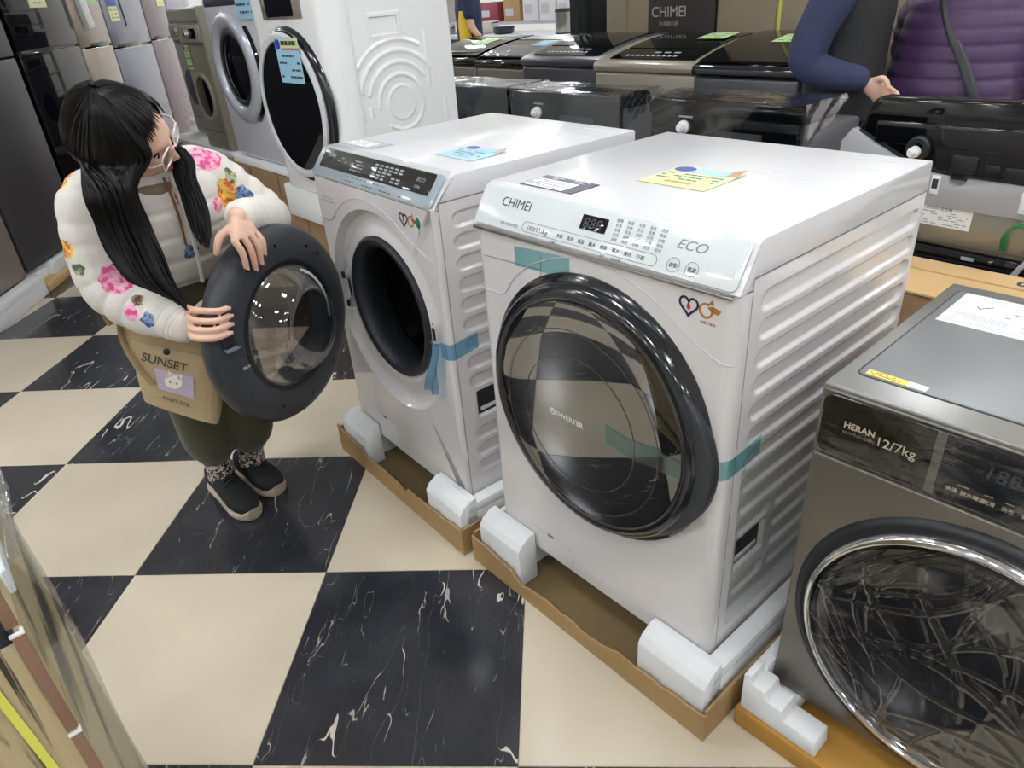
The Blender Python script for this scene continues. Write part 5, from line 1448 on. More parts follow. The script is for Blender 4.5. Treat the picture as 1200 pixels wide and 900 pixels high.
bm = NB(); box(bm, -0.60, -0.006, -0.60, -0.006, 0.02, 0.955, bev=0.008); obj('appliance_body', bm, mat('appliance_dark', '#22262e', 0.25), WA)
bm = NB(); box(bm, -0.006, 0.0, -0.60, 0.0, 0.002, 0.905); obj('carton_side', bm, M['streak'], WA, smooth=0)
bm = NB(); box(bm, -0.60, -0.001, -0.006, 0.0, 0.002, 0.905); obj('carton_side', bm, M['streak'], WA, smooth=0)
gm = mat('brown_edge_guard', '#8d6b57', 0.7)
def guard(z0, z1):
    g = NB(); box(g, 0.0, 0.002, -0.0075, 0.002, z0, z1, bev=0.0006); box(g, -0.004, 0.0, 0.0, 0.002, z0, z1, bev=0.0006); return obj('edge_guard', g, gm, WA)
guard(0.925, 0.985); guard(0.790, 0.915); guard(0.60, 0.782); guard(0.05, 0.59)
for z0 in (0.915, 0.783):
    g = NB(); box(g, 0.0, 0.003, -0.0085, 0.003, z0, z0 + 0.004, bev=0.001); box(g, -0.005, 0.0, 0.0, 0.003, z0, z0 + 0.004, bev=0.001); obj('white_band', g, M['paper'], WA)
g = NB(); tube(g, smooth_path([(-0.002, -0.30, 0.957), (-0.003, -0.075, 0.957), (-0.012, -0.035, 0.958)], 6), 0.012, n=10); obj('chrome_edge', g, M['chrome'], WA)
g = NB(); sheet(g, 20, 1, lambda a, b: (0.0012 + 0.004 * sin(pi * a), -0.040 + 0.045 * min(a, 0.5) + 0.007 * b, 0.905 - 0.90 * a), 0.0008)
obj('strap', g, M['strap_yellow'], WA, smooth=50)
g = NB(); sheet(g, 26, 30, lambda a, b: (-0.56 * a + 0.006, 0.007 + 0.016 * sin(pi * min(1, a * 1.3)) + 0.003 * sin(15 * b + 8 * a), 0.02 + (0.975 + 0.02 * sin(6 * a)) * b), 0.0004)
obj('film', g, M['film_soft'], WA, smooth=60)
g = NB(); box(g, -0.42, -0.03, 0.004, 0.010, 0.935, 0.960, bev=0.002); obj('foam_strip', g, M['foam'], WA)
g = NB(); tube(g, [(-0.36, 0.026, 0.93), (-0.18, 0.028, 0.955), (-0.035, 0.018, 0.965)], 0.005, n=8, flat=0.5); obj('film_fold', g, M['film_wrap'], WA)
# ------------------------------------------------------------------ people
FLOWERS = [((-0.215, 0.414, 1.049), 0.04, 'pink'), ((-0.208, 0.429, 0.94), 0.036, 'orange'), ((-0.155, 0.44, 0.93), 0.024, 'blue'), ((-0.201, 0.372, 0.924), 0.018, 'pink'), ((-0.182, 0.337, 0.848), 0.02, 'red'), ((-0.238, 0.285, 0.777), 0.03, 'red'), ((-0.255, 0.28, 0.825), 0.022, 'blue'), ((-0.252, 0.446, 1.087), 0.022, 'red'), ((-0.471, 0.212, 1.035), 0.034, 'orange'), ((-0.489, 0.191, 0.999), 0.02, 'pink'), ((-0.379, 0.13, 0.823), 0.034, 'pink'), ((-0.222, 0.126, 0.745), 0.034, 'pink'), ((-0.192, 0.124, 0.728), 0.022, 'red'), ((-0.27, 0.062, 0.696), 0.02, 'orange'), ((-0.248, 0.08, 0.704), 0.016, 'green'), ((-0.348, 0.087, 0.754), 0.018, 'pink'), ((-0.333, 0.107, 0.78), 0.014, 'brown'), ((-0.106, 0.357, 0.874), 0.018, 'pink'), ((-0.266, 0.291, 0.971), 0.022, 'red'), ((-0.44, 0.164, 0.95), 0.014, 'green'), ((-0.308, 0.08, 0.736), 0.016, 'blue'), ((-0.182, 0.439, 0.983), 0.016, 'green'),
           ((-0.50, 0.44, 0.95), 0.04, 'pink'), ((-0.47, 0.50, 0.85), 0.035, 'orange'), ((-0.55, 0.25, 0.86), 0.03, 'red'), ((-0.30, 0.53, 0.90), 0.035, 'pink'), ((-0.42, 0.47, 1.02), 0.03, 'red'), ((-0.10, 0.56, 0.86), 0.03, 'pink'), ((-0.475, 0.14, 0.90), 0.022, 'orange'), ((-0.455, 0.115, 0.855), 0.014, 'green')]
def floral():
    """white quilted cloth with printed flowers scattered over it"""
    m = mat('floral_quilt', '#ece8e2', 0.6, bump=0.06, bscale=90)
    nt = m.node_tree; b = nt.nodes['Principled BSDF']; L = nt.links.new
    tc = nt.nodes.new('ShaderNodeTexCoord')
    ns = nt.nodes.new('ShaderNodeTexNoise'); ns.inputs['Scale'].default_value = 55; ns.inputs['Detail'].default_value = 3
    L(tc.outputs['Object'], ns.inputs['Vector'])
    sb = nt.nodes.new('ShaderNodeVectorMath'); sb.operation = 'SUBTRACT'; sb.inputs[1].default_value = (0.5, 0.5, 0.5); L(ns.outputs['Color'], sb.inputs[0])
    sc = nt.nodes.new('ShaderNodeVectorMath'); sc.operation = 'SCALE'; sc.inputs['Scale'].default_value = 0.026; L(sb.outputs[0], sc.inputs[0])
    ad = nt.nodes.new('ShaderNodeVectorMath'); ad.operation = 'ADD'; L(tc.outputs['Object'], ad.inputs[0]); L(sc.outputs[0], ad.inputs[1])
    n2 = nt.nodes.new('ShaderNodeTexNoise'); n2.inputs['Scale'].default_value = 75; n2.inputs['Detail'].default_value = 1
    L(tc.outputs['Object'], n2.inputs['Vector'])
    pal = {'pink': ('#e2508f', '#f3b4cd'), 'red': ('#b82336', '#d9505e'), 'orange': ('#c8622c', '#efc257'), 'blue': ('#3d5488', '#8aa3c4'), 'green': ('#4f6b47', '#b9b48a'), 'brown': ('#4c3a30', '#a5815c')}
    ramps = {}
    for k, (c0, c1) in pal.items():
        r = nt.nodes.new('ShaderNodeValToRGB'); r.color_ramp.elements[0].position = 0.42; r.color_ramp.elements[0].color = (*hexc(c0), 1)
        r.color_ramp.elements[1].position = 0.58; r.color_ramp.elements[1].color = (*hexc(c1), 1)
        L(n2.outputs['Fac'], r.inputs[0]); ramps[k] = r.outputs[0]
    prev = None
    for (x, y, z), rad, c in FLOWERS:
        d = nt.nodes.new('ShaderNodeVectorMath'); d.operation = 'DISTANCE'; d.inputs[1].default_value = (x + 0.38, y - 0.38, z); L(ad.outputs[0], d.inputs[0])
        t = nt.nodes.new('ShaderNodeMath'); t.operation = 'LESS_THAN'; t.inputs[1].default_value = rad * 1.12; L(d.outputs['Value'], t.inputs[0])
        mx = nt.nodes.new('ShaderNodeMix'); mx.data_type = 'RGBA'
        if prev is None: mx.inputs['A'].default_value = (*hexc('#e0dbd4'), 1)
        else: L(prev, mx.inputs['A'])
        L(t.outputs[0], mx.inputs['Factor']); L(ramps[c], mx.inputs['B']); prev = mx.outputs['Result']
    L(prev, b.inputs['Base Color'])
    return m
M['floral'] = floral()
M['hair'] = mat('black_hair', '#080708', 0.42, ior=1.33)
M['hair'].node_tree.nodes['Principled BSDF'].inputs['Anisotropic'].default_value = 0.5
M['olive_cloth'] = mat('olive_trousers', '#45442f', 0.9, bump=0.05, bscale=200, vary=0.08, sheen=0.2)
M['shoe'] = mat('shoe_black', '#17181b', 0.8, bump=0.05, bscale=400)
M['sole'] = mat('shoe_sole', '#b5a795', 0.7)
M['canvas'] = mat('tan_canvas', '#b39f7b', 0.9, bump=0.35, bscale=16, vary=0.06)
M['cuff'] = mat('cream_cuff', '#e4e0d8', 0.8, bump=0.05, bscale=250)
M['hoodie'] = mat('taupe_hood', '#857563', 0.85)
M['eye'] = mat('eye_white', '#eeeae6', 0.2)
M['iris'] = mat('iris', '#2a1d18', 0.1)
M['lip'] = mat('lip', '#b4666a', 0.35)

def head_shape(bm, Mx, s=1.0):
    t = bmesh.new()
    bmesh.ops.create_uvsphere(t, u_segments=72, v_segments=48, radius=1.0)
    for v in t.verts:
        x, y, z = v.co
        X = 0.0735 * x; Y = 0.096 * y; Z = 0.122 * z
        if z < 0:
            q = -z
            X *= 1 - 0.34 * q ** 1.6
            if y < 0: Y *= 1 - 0.40 * q
            else: Y *= 1 - 0.04 * q
        if y > 0:
            Y += 0.019 * exp(-(X / 0.011) ** 2 - ((Z + 0.038) / 0.014) ** 2)
            Y += 0.009 * exp(-(X / 0.008) ** 2 - ((Z + 0.012) / 0.022) ** 2)
            Y += 0.003 * exp(-((abs(X) - 0.011) / 0.006) ** 2 - ((Z + 0.043) / 0.007) ** 2)
            Y -= 0.011 * exp(-((abs(X) - 0.032) / 0.015) ** 2 - ((Z - 0.002) / 0.011) ** 2)
            Y += 0.005 * exp(-((abs(X) - 0.032) / 0.020) ** 2 - ((Z - 0.026) / 0.009) ** 2)
            Y += 0.006 * exp(-(X / 0.019) ** 2 - ((Z + 0.070) / 0.009) ** 2)
            Y += 0.007 * exp(-(X / 0.018) ** 2 - ((Z + 0.098) / 0.013) ** 2)
            Y += 0.003 * exp(-((abs(X) - 0.036) / 0.02) ** 2 - ((Z + 0.035) / 0.02) ** 2)
        v.co = (X * s, Y * s, Z * s)
    # ears
    for sg in (-1, 1):
        e = bmesh.new(); bmesh.ops.create_uvsphere(e, u_segments=16, v_segments=12, radius=1.0)
        for v in e.verts: v.co = (sg * 0.074 * s + v.co.x * 0.008 * s, -0.005 * s + v.co.y * 0.017 * s + 0.004 * s * v.co.z, -0.012 * s + v.co.z * 0.030 * s)
        merge(t, e)
    merge(bm, t, Mx)

def foot_shape(bm, heel, toe, h=0.05, wd=0.036):
    heel = Vector(heel); toe = Vector(toe); d = (toe - heel); L_ = d.length; d.normalize(); s = Vector((-d.y, d.x, 0))
    rings = []
    for t, w_, hh in ((0.02, 0.55, 0.8), (0.12, 0.72, 1.05), (0.3, 0.75, 1.1), (0.5, 0.88, 0.85), (0.72, 1.0, 0.62), (0.88, 0.9, 0.48), (0.98, 0.55, 0.34)):
        c = heel + d * (L_ * t); c.z = h * hh * 0.5 + 0.012
        rings.append((c, s * wd * w_, Vector((0, 0, h * hh * 0.5))))
    rings_loft(bm, rings, 16)

def shoe(parent, heel, toe, name='shoe', h=0.062, wd=0.046):
    bm = NB(); heel = Vector(heel); toe = Vector(toe); d = toe - heel; L_ = d.length; d.normalize(); s = Vector((-d.y, d.x, 0))
    rings = []
    for t, w_, hh in ((-0.02, 0.45, 1.05), (0.03, 0.66, 1.35), (0.12, 0.78, 1.5), (0.28, 0.80, 1.5), (0.42, 0.86, 1.25), (0.56, 0.94, 1.0), (0.72, 1.0, 0.82), (0.86, 0.92, 0.70), (0.96, 0.68, 0.56), (1.01, 0.36, 0.42)):
        c = heel + d * (L_ * t); c.z = 0.018 + h * hh * 0.5
        rings.append((c, s * wd * w_, Vector((0, 0, h * hh * 0.5))))
    rings_loft(bm, rings, 24, power=2.4)
    sh = obj(name, bm, M['shoe'], parent, smooth=60)
    bm = NB(); rings = []
    for t, w_, zz in ((-0.035, 0.4, 0.016), (-0.02, 0.62, 0.014), (0.05, 0.80, 0.013), (0.2, 0.84, 0.012), (0.4, 0.86, 0.012), (0.6, 0.98, 0.012), (0.78, 1.04, 0.012), (0.9, 0.94, 0.014), (1.0, 0.62, 0.017), (1.03, 0.36, 0.02)):
        c = heel + d * (L_ * t); c.z = zz + 0.001
        rings.append((c, s * wd * w_, Vector((0, 0, zz * 0.95))))
    rings_loft(bm, rings, 24, power=4)
    obj('sole', bm, M['sole'], sh, smooth=50)
    lc = NB()
    for k in range(4):
        t = 0.34 + 0.075 * k; c = heel + d * (L_ * t); z_ = 0.02 + h * (1.46 - 1.0 * (t - 0.28))
        tube(lc, smooth_path([c + s * 0.022 + Vector((0, 0, z_ - 0.014)), c + Vector((0, 0, z_ + 0.002)), c - s * 0.022 + Vector((0, 0, z_ - 0.014))], 4), 0.0026, n=6)
    obj('shoelace', lc, M['slate_dark'], sh)
    return sh

# ---------------------------------------------------------------- the woman at the open door
WO = thing('person', 'woman in white floral quilted jacket with long black hair, holding the open washer door', 'person', (-0.38, 0.38, 0))
WL = Matrix.Translation((0.38, -0.38, 0))       # world -> root
def wobj(name, bm, m, parent=None, smooth=60):
    """mesh built in world coordinates, parented to the woman"""
    if isinstance(bm, bmesh.types.BMesh): bmesh.ops.transform(bm, matrix=WL, verts=bm.verts)
    else: bm.transform(WL)
    return obj(name, bm, m, parent or WO, smooth=smooth)
HR = Vector((-0.075, -0.806, -0.587)); HF = Vector((0.894, 0.207, -0.399)); HU = Vector((0.443, -0.554, 0.705))
_q = Matrix.Rotation(radians(8), 3, HR); HF = _q @ HF; HU = _q @ HU      # chin raised a little
HC = Vector((-0.302, 0.225, 1.126))
HM = Matrix((HR, HF, HU)).transposed().to_4x4(); HM.translation = HC
DC = Vector((-0.0522, 0.2831, 0.615)); DD = Vector((-0.33946, -0.94062, 0)); DN = Vector((0.94062, -0.33946, 0))
def dp(d, h, n): return DC + DD * d + Vector((0, 0, h)) + DN * n

body = NB()
head_shape(body, HM)
limb(body, [HC - HU * 0.08 - HF * 0.02, (-0.335, 0.275, 1.045), (-0.352, 0.315, 0.99)], [0.048, 0.050, 0.058])
rings_loft(body, [((-0.37, 0.385, 0.69), (-0.06, -0.08, 0), (0.06, -0.045, 0)), ((-0.37, 0.38, 0.78), (-0.066, -0.088, 0), (0.066, -0.05, 0)), ((-0.36, 0.35, 0.90), (-0.075, -0.10, 0), (0.07, -0.052, 0)), ((-0.355, 0.33, 0.985), (-0.08, -0.11, 0), (0.06, -0.045, 0)), ((-0.352, 0.315, 1.02), (-0.04, -0.055, 0), (0.03, -0.02, 0))], 24)
for hip, kn, an in (((-0.41, 0.35, 0.70), (-0.395, 0.315, 0.40), (-0.425, 0.355, 0.09)), ((-0.35, 0.43, 0.70), (-0.315, 0.385, 0.40), (-0.35, 0.43, 0.09))):
    limb(body, [hip, kn, an], [0.065, 0.045, 0.030])
foot_shape(body, (-0.470, 0.392, 0), (-0.300, 0.240, 0)); foot_shape(body, (-0.400, 0.462, 0), (-0.262, 0.355, 0))
LSH, LEL, LWR = Vector((-0.27, 0.445, 1.00)), Vector((-0.155, 0.515, 0.85)), dp(0.075, 0.318, -0.012)
RSH, REL, RWR = Vector((-0.455, 0.19, 1.00)), Vector((-0.45, 0.165, 0.80)), dp(0.222, 0.072, -0.105)
limb(body, [LSH + Vector((-0.03, -0.03, -0.01)), LEL, LWR], [0.036, 0.034, 0.023]); limb(body, [RSH + Vector((0.055, 0.065, -0.01)), REL + Vector((0.01, 0, 0.003)), RWR], [0.036, 0.034, 0.023])

def finger(bm, pts, r0, r1):
    limb(bm, pts, [r0, r0 * 0.97, (r0 + r1) / 2, r1], n=12, k=5)
def palm(bm, wrist, knuckles, thick_dir, t=0.012):
    """slab from the wrist to the row of knuckles"""
    wrist = Vector(wrist); K = [Vector(k) for k in knuckles]
    c = (K[0] + K[-1]) / 2; ax = (K[-1] - K[0]) / 2; td = Vector(thick_dir).normalized() * t
    rings = []
    for f, wf, tf in ((0.0, 0.62, 1.1), (0.2, 0.74, 1.2), (0.55, 0.98, 1.2), (0.85, 1.12, 1.05), (1.02, 1.10, 0.85)):
        rings.append((wrist * (1 - f) + c * f, ax * wf, td * tf))
    rings_loft(bm, rings, 20, power=2.6)
# left hand lies over the top of the rim, fingers down its inner face
LK = [dp(0.128, 0.276, 0.012), dp(0.101, 0.279, 0.016), (dp(0.076, 0.277, 0.016)), dp(0.052, 0.270, 0.012)]
LT = [dp(0.112, 0.206, 0.012), dp(0.084, 0.193, 0.012), dp(0.061, 0.200, 0.012), dp(0.046, 0.220, 0.014)]
palm(body, LWR, LK, DN + Vector((0, 0, 0.35)), 0.012)
for k, t in zip(LK, LT):
    m1 = k.lerp(t, 0.42) + DN * 0.008 + Vector((0, 0, 0.003)); m2 = k.lerp(t, 0.74) + DN * 0.005
    finger(body, [k, m1, m2, t], 0.0088, 0.0072)
finger(body, [LWR.lerp(LK[0], 0.35) - DN * 0.004, dp(0.133, 0.290, -0.018), dp(0.146, 0.272, -0.022), dp(0.149, 0.250, -0.030)], 0.0105, 0.0080)
# right hand grips the free edge: palm behind the door, fingers around the rim
RKz = [0.142, 0.122, 0.103, 0.085]
RK = [dp(0.236, RKz[i] + 0.004, -0.082) for i in range(4)]
palm(body, RWR, RK, DN * 0.6 + DD, 0.012)
for i, z_ in enumerate(RKz):
    ed = sqrt(0.265 ** 2 - z_ * z_)
    tipd = (0.204, 0.203, 0.208, 0.218)[i]
    finger(body, [RK[i], dp(ed + 0.020, z_ + 0.002, -0.046), dp(ed + 0.006, z_ - 0.001, 0.004), dp(tipd, z_ - 0.004, 0.0125)], 0.0085, 0.0072)
finger(body, [RWR.lerp(RK[0], 0.3), dp(0.20, 0.125, -0.085), dp(0.175, 0.135, -0.078), dp(0.155, 0.138, -0.074)], 0.0105, 0.008)
bme = remesh(body, 0.0030, 2, 0.4)
wobj('body', bme, M['skin'])
# finger nails
for pts, nn in ((LT, DN), ([dp((0.204, 0.203, 0.208, 0.218)[i], RKz[i] - 0.004, 0.0125) for i in range(4)], DN)):
    for p in pts:
        e = NB(); bmesh.ops.create_uvsphere(e, u_segments=10, v_segments=6, radius=1.0)
        q = nn.to_track_quat('Z', 'Y').to_matrix().to_4x4(); q.translation = Vector(p) + nn * 0.0058 + (Vector((0, 0, -0.003)) if pts is LT else -DD * 0.003)
        bmesh.ops.transform(e, matrix=q @ Matrix.Diagonal((0.0045, 0.0050, 0.0014, 1)), verts=e.verts)
        wobj('finger_nail', e, mat('nail', '#e6bcae', 0.25) if 'nail' not in bpy.data.materials else bpy.data.materials['nail'])
# eyes, lips, glasses
for sg in (-1, 1):
    e = NB(); bmesh.ops.create_uvsphere(e, u_segments=20, v_segments=14, radius=0.0118)
    bmesh.ops.transform(e, matrix=HM @ Matrix.Translation((sg * 0.032, 0.0672, 0.001)), verts=e.verts)
    ey = wobj('eye', e, M['eye'])
    e = NB(); lathe(e, [(0, 0.0015), (0.0045, 0.0012), (0.0058, 0.0)], 18, HM @ Matrix.Translation((sg * 0.032 + 0.001, 0.0786, -0.003)) @ Matrix.Rotation(radians(-90), 4, 'X'))
    wobj('iris', e, M['iris'], ey)
    e = NB()   # half closed upper lid
    lidp = [HM @ Vector((sg * 0.032 + 0.0135 * cos(radians(a)), 0.0792 - 0.006 * abs(cos(radians(a))), 0.004 + 0.003 * sin(radians(a)))) for a in range(0, 181, 15)]
    tube(e, lidp, 0.0021, n=6); wobj('eyelash', e, M['hair'])
e = NB()
for zc, rr_ in ((-0.0665, 0.0042), (-0.0745, 0.0048)):
    tube(e, [HM @ Vector((x, 0.0865 - 55 * x * x * 0.20 - (0.0005 if zc < -0.07 else 0), zc + 2.5 * x * x * (1 if zc < -0.07 else -1))) for x in (-0.019, -0.012, -0.005, 0, 0.005, 0.012, 0.019)], [0.001, rr_ * 0.7, rr_, rr_ * 0.92, rr_, rr_ * 0.7, 0.001], n=8)
wobj('lips', e, M['lip'])
M['pink_clear'] = mat('clear_pink_frame', '#e9d6d6', 0.15, coat=0.6)
gl_ = NB()
for sg in (-1, 1):
    ring = [HM @ Vector((sg * 0.036 + x, 0.102 - 0.12 * abs(x + sg * 0.036) * 0.9, -0.002 + z)) for x, z in rrect(-0.023, 0.023, -0.020, 0.020, 0.011, 4)]
    tube(gl_, ring + ring[:1], 0.0021, n=6, cap=False)
    tube(gl_, [HM @ Vector((sg * 0.059, 0.0955, 0.006)), HM @ Vector((sg * 0.076, 0.078, 0.007)), HM @ Vector((sg * 0.081, 0.0, 0.004))], 0.0018, n=6)
tube(gl_, [HM @ Vector((-0.013, 0.1005, 0.004)), HM @ Vector((0, 0.108, 0.007)), HM @ Vector((0.013, 0.1005, 0.004))], 0.002, n=6)
G_ = wobj('glasses', gl_, M['pink_clear'])
for sg in (-1, 1):
    e = NB(); prism(e, [(sg * 0.036 + x, z) for x, z in rrect(-0.022, 0.022, -0.019, 0.019, 0.011, 4)], 'y', 0.0975, 0.0983); bmesh.ops.transform(e, matrix=HM @ Matrix.Translation((0, 0, -0.002)), verts=e.verts)
    wobj('lens', e, M['glass'], G_)

# hair ------------------------------------------------------------
def skull(th, ph, off):
    """polar angle th from a slightly backward pole, azimuth ph from the face towards her right"""
    p = Vector(((0.0735 + off) * sin(th) * sin(ph), (0.096 + off) * sin(th) * cos(ph), (0.122 + off) * cos(th)))
    return HM @ (Matrix.Rotation(radians(14), 4, 'X') @ p)
cap = NB()
NTH, NPH = 22, 48
Vg = [[cap.verts.new(skull((0.02 + (radians(48 + 58 * (0.5 - 0.5 * cos(2 * pi * j / NPH)) ** 0.7) - 0.02) * i / NTH), 2 * pi * j / NPH, 0.006)) for j in range(NPH)] for i in range(NTH + 1)]
for i in range(NTH):
    for j in range(NPH):
        cap.faces.new([Vg[i][j], Vg[i + 1][j], Vg[i + 1][(j + 1) % NPH], Vg[i][(j + 1) % NPH]])
cap.faces.new(Vg[0])
RBr = [((-0.331, 0.086, 1.17), (-0.24, 0.141, 1.155)), ((-0.332, 0.075, 1.103), (-0.246, 0.122, 1.077)), ((-0.335, 0.070, 1.057), (-0.246, 0.110, 1.038)), ((-0.333, 0.062, 0.976), (-0.246, 0.110, 0.956)), ((-0.322, 0.054, 0.914), (-0.234, 0.099, 0.892)), ((-0.294, 0.042, 0.849), (-0.218, 0.084, 0.829)), ((-0.224, 0.064, 0.796), (-0.186, 0.068, 0.752))]
LBr = [((-0.205, 0.222, 1.075), (-0.175, 0.235, 1.083)), ((-0.203, 0.210, 1.028), (-0.168, 0.225, 1.02)), ((-0.201, 0.200, 0.982), (-0.156, 0.215, 0.954)), ((-0.194, 0.190, 0.934), (-0.153, 0.200, 0.897)), ((-0.183, 0.180, 0.882), (-0.163, 0.184, 0.862))]
rh = random.Random(17)
hair = NB(); merge(hair, cap)
VIEW = Vector((-0.97, 1.62, -0.24)).normalized()
def lock(pts, r, k=5):
    path = smooth_path(pts, k)
    n = len(path)
    rad = [r * min(1.0, 0.55 + 2.5 * i / n) * (1.0 if i < 0.72 * n else max(0.12, 1 - (i - 0.72 * n) / (0.28 * n))) for i in range(n)]
    tube(hair, path, rad, n=5, flat=0.55)
for i in range(96):                      # fringe
    ph = radians(-52 + 104 * i / 95 + rh.uniform(-1.5, 1.5))
    end = radians(rh.uniform(59, 68)) + max(0, ph) * radians(14) if abs(ph) < 0.75 else radians(rh.uniform(72, 86))
    if -0.5 < ph < -0.25: end -= radians(9)
    lock([skull(0.05 + (end - 0.05) * q, ph * (0.55 + 0.45 * q) , 0.010 + 0.007 * sin(pi * q * 0.7) + rh.uniform(0, 0.003)) for q in (0, 0.25, 0.5, 0.75, 1.0)], rh.uniform(0.0032, 0.0052), 4)
def fall(rows, s, jit, depth):
    out = []
    for i, (l, r_) in enumerate(rows):
        p = Vector(l).lerp(Vector(r_), s) + VIEW * depth * (1 - i / (len(rows)) * 0.6)
        out.append(p + Vector((rh.uniform(-jit, jit), rh.uniform(-jit, jit), 0)))
    return out
for i in range(330):                     # right side and back, swept over the right shoulder
    ph = radians(44 + 186 * (i / 329))
    s = 1.0 - (i / 329) ** 0.8 + rh.uniform(-0.04, 0.04)
    s = min(1.0, max(0.0, s))
    back = max(0.0, (i / 329 - 0.45)) / 0.55
    top = [skull(radians(a), ph * (0.8 + 0.2 * a / 95), o_ + rh.uniform(0, 0.006)) for a, o_ in ((2, 0.011), (30, 0.012), (58, 0.016), (82, 0.026))]
    depth = rh.uniform(-0.004, 0.045) + 0.02 * back
    st = 2
    lw = fall(RBr, s, 0.0035, depth)
    cut = rh.randint(0, 2)
    rows_ = lw[st:]
    if cut and rh.random() < 0.5: rows_[-1] = rows_[-2].lerp(rows_[-1], rh.uniform(0.2, 0.9))
    lock(top + rows_, rh.uniform(0.0032, 0.0062), 4)
for i in range(100):                      # left side
    ph = radians(-58 - 62 * (i / 99))
    s = 0.1 + 0.9 * (i / 99) + rh.uniform(-0.08, 0.08)
    top = [skull(radians(a), ph * (0.8 + 0.2 * a / 95), 0.011 + rh.uniform(0, 0.004)) for a in (6, 30, 58, 84)]
    lw = fall(LBr, min(1, max(0, s)), 0.003, rh.uniform(0.055, 0.085))
    if rh.random() < 0.5: lw[-1] = lw[-2].lerp(lw[-1], rh.uniform(0.2, 0.9))
    lock(top + lw, rh.uniform(0.0030, 0.0052), 4)
for i in range(90):                      # back of the left side
    ph = radians(-120 - 62 * (i / 89))
    lock([skull(radians(a), ph, 0.012 + rh.uniform(0, 0.005)) for a in (6, 30, 58, 84, 108)] + [skull(radians(122), ph, 0.02) + Vector((0, 0, -0.05))], rh.uniform(0.006, 0.009), 4)
ho_ = wobj('hair', hair, M['hair'], smooth=70)

# jacket ---------------------------------------------------------
SX, SY = Vector((-0.6, -0.8, 0)), Vector((0.8, -0.6, 0))
jk = NB()
prof = [(0.735, -0.372, 0.388, 0.138, 0.108), (0.75, -0.372, 0.388, 0.152, 0.120), (0.80, -0.368, 0.380, 0.166, 0.130), (0.87, -0.362, 0.362, 0.178, 0.134), (0.93, -0.358, 0.348, 0.180, 0.130), (0.98, -0.355, 0.335, 0.178, 0.118), (1.015, -0.353, 0.325, 0.155, 0.098), (1.045, -0.350, 0.312, 0.105, 0.080), (1.062, -0.346, 0.302, 0.082, 0.072)]
zs = [p[0] for p in prof]
rings = []
N_ = 64
for i in range(N_ + 1):
    z_ = zs[0] + (zs[-1] - zs[0]) * i / N_
    k = max(j for j in range(len(zs) - 1) if zs[j] <= z_ + 1e-9); f = (z_ - zs[k]) / (zs[k + 1] - zs[k])
    a, b_ = prof[k], prof[k + 1]
    v = [a[j] * (1 - f) + b_[j] * f for j in range(5)]
    pf = 1 - 0.08 * (1 - abs(sin(pi * (z_ - 0.745) / 0.066))) ** 4
    rings.append((Vector((v[1], v[2], z_)), SX * v[3] * pf, SY * v[4] * pf))
rings_loft(jk, rings, 40, power=2.3)
limb(jk, [LSH + Vector((-0.03, -0.03, 0.0)), LSH + Vector((0.02, 0.015, -0.02)), LEL + Vector((0.005, 0.01, 0)), LEL.lerp(LWR, 0.40) + Vector((0.004, 0.008, -0.010)), LEL.lerp(LWR, 0.64)], [0.066, 0.068, 0.063, 0.057, 0.047], n=22, k=12, puff=0.12, pitch=0.05)
limb(jk, [RSH + Vector((0.05, 0.06, 0.0)), RSH + Vector((0.015, 0.015, -0.02)), REL + Vector((0.012, 0.0, 0.005)), REL.lerp(RWR, 0.45) + Vector((0, 0, -0.015)), REL.lerp(RWR, 0.72)], [0.060, 0.064, 0.060, 0.056, 0.047], n=22, k=12, puff=0.12, pitch=0.05)
jme = remesh(jk, 0.0055, 1, 0.45)
JK = wobj('jacket', jme, M['floral'])
cf = NB(); limb(cf, [LEL.lerp(LWR, 0.62), LEL.lerp(LWR, 0.78), LEL.lerp(LWR, 0.93)], [0.044, 0.043, 0.037], n=24, k=14, puff=0.06, pitch=0.011); wobj('cuff', cf, M['cuff'], JK)
cf = NB(); limb(cf, [REL.lerp(RWR, 0.70), REL.lerp(RWR, 0.82), REL.lerp(RWR, 0.95)], [0.046, 0.044, 0.036], n=24, k=14, puff=0.06, pitch=0.011); wobj('cuff', cf, M['cuff'], JK)
# hood collar, zip and cords
hd = NB()
cpts = []
for i in range(25):
    a = radians(-150 + 300 * i / 24)
    cpts.append(Vector((-0.352, 0.312, 1.035)) + SX * 0.092 * sin(a) + SY * 0.078 * cos(a) + Vector((0, 0, -0.045 * cos(a))))
limb(hd, cpts[:], [0.016, 0.020, 0.022, 0.020, 0.016], n=12, k=2); wobj('hood_collar', hd, M['hoodie'], JK)
front = lambda z_, x=0.0, o=0.0: Vector((-0.36, 0.36, z_)) + SX * x + SY * ({0.75: 0.128, 0.80: 0.140, 0.86: 0.146, 0.92: 0.146, 0.98: 0.138, 1.02: 0.124}[z_] + o)
zp_ = NB(); tube(zp_, smooth_path([front(1.02, 0.0), front(0.98, 0.0), front(0.92, 0.0), front(0.86, 0.0), front(0.80, 0.0), front(0.75, 0.0)], 5), 0.005, n=6); wobj('zip', zp_, M['cuff'], JK)
for s_ in (-0.022, 0.016):
    cd = NB(); tube(cd, smooth_path([front(1.02, s_), front(0.98, s_ * 1.1, 0.004), front(0.92, s_ * 1.2, 0.004), front(0.86, s_ * 1.1 + 0.006, 0.006)], 5), 0.0032, n=6); wobj('hood_cord', cd, mat('cord_brown', '#7a5536', 0.7) if 'cord_brown' not in bpy.data.materials else bpy.data.materials['cord_brown'], JK)

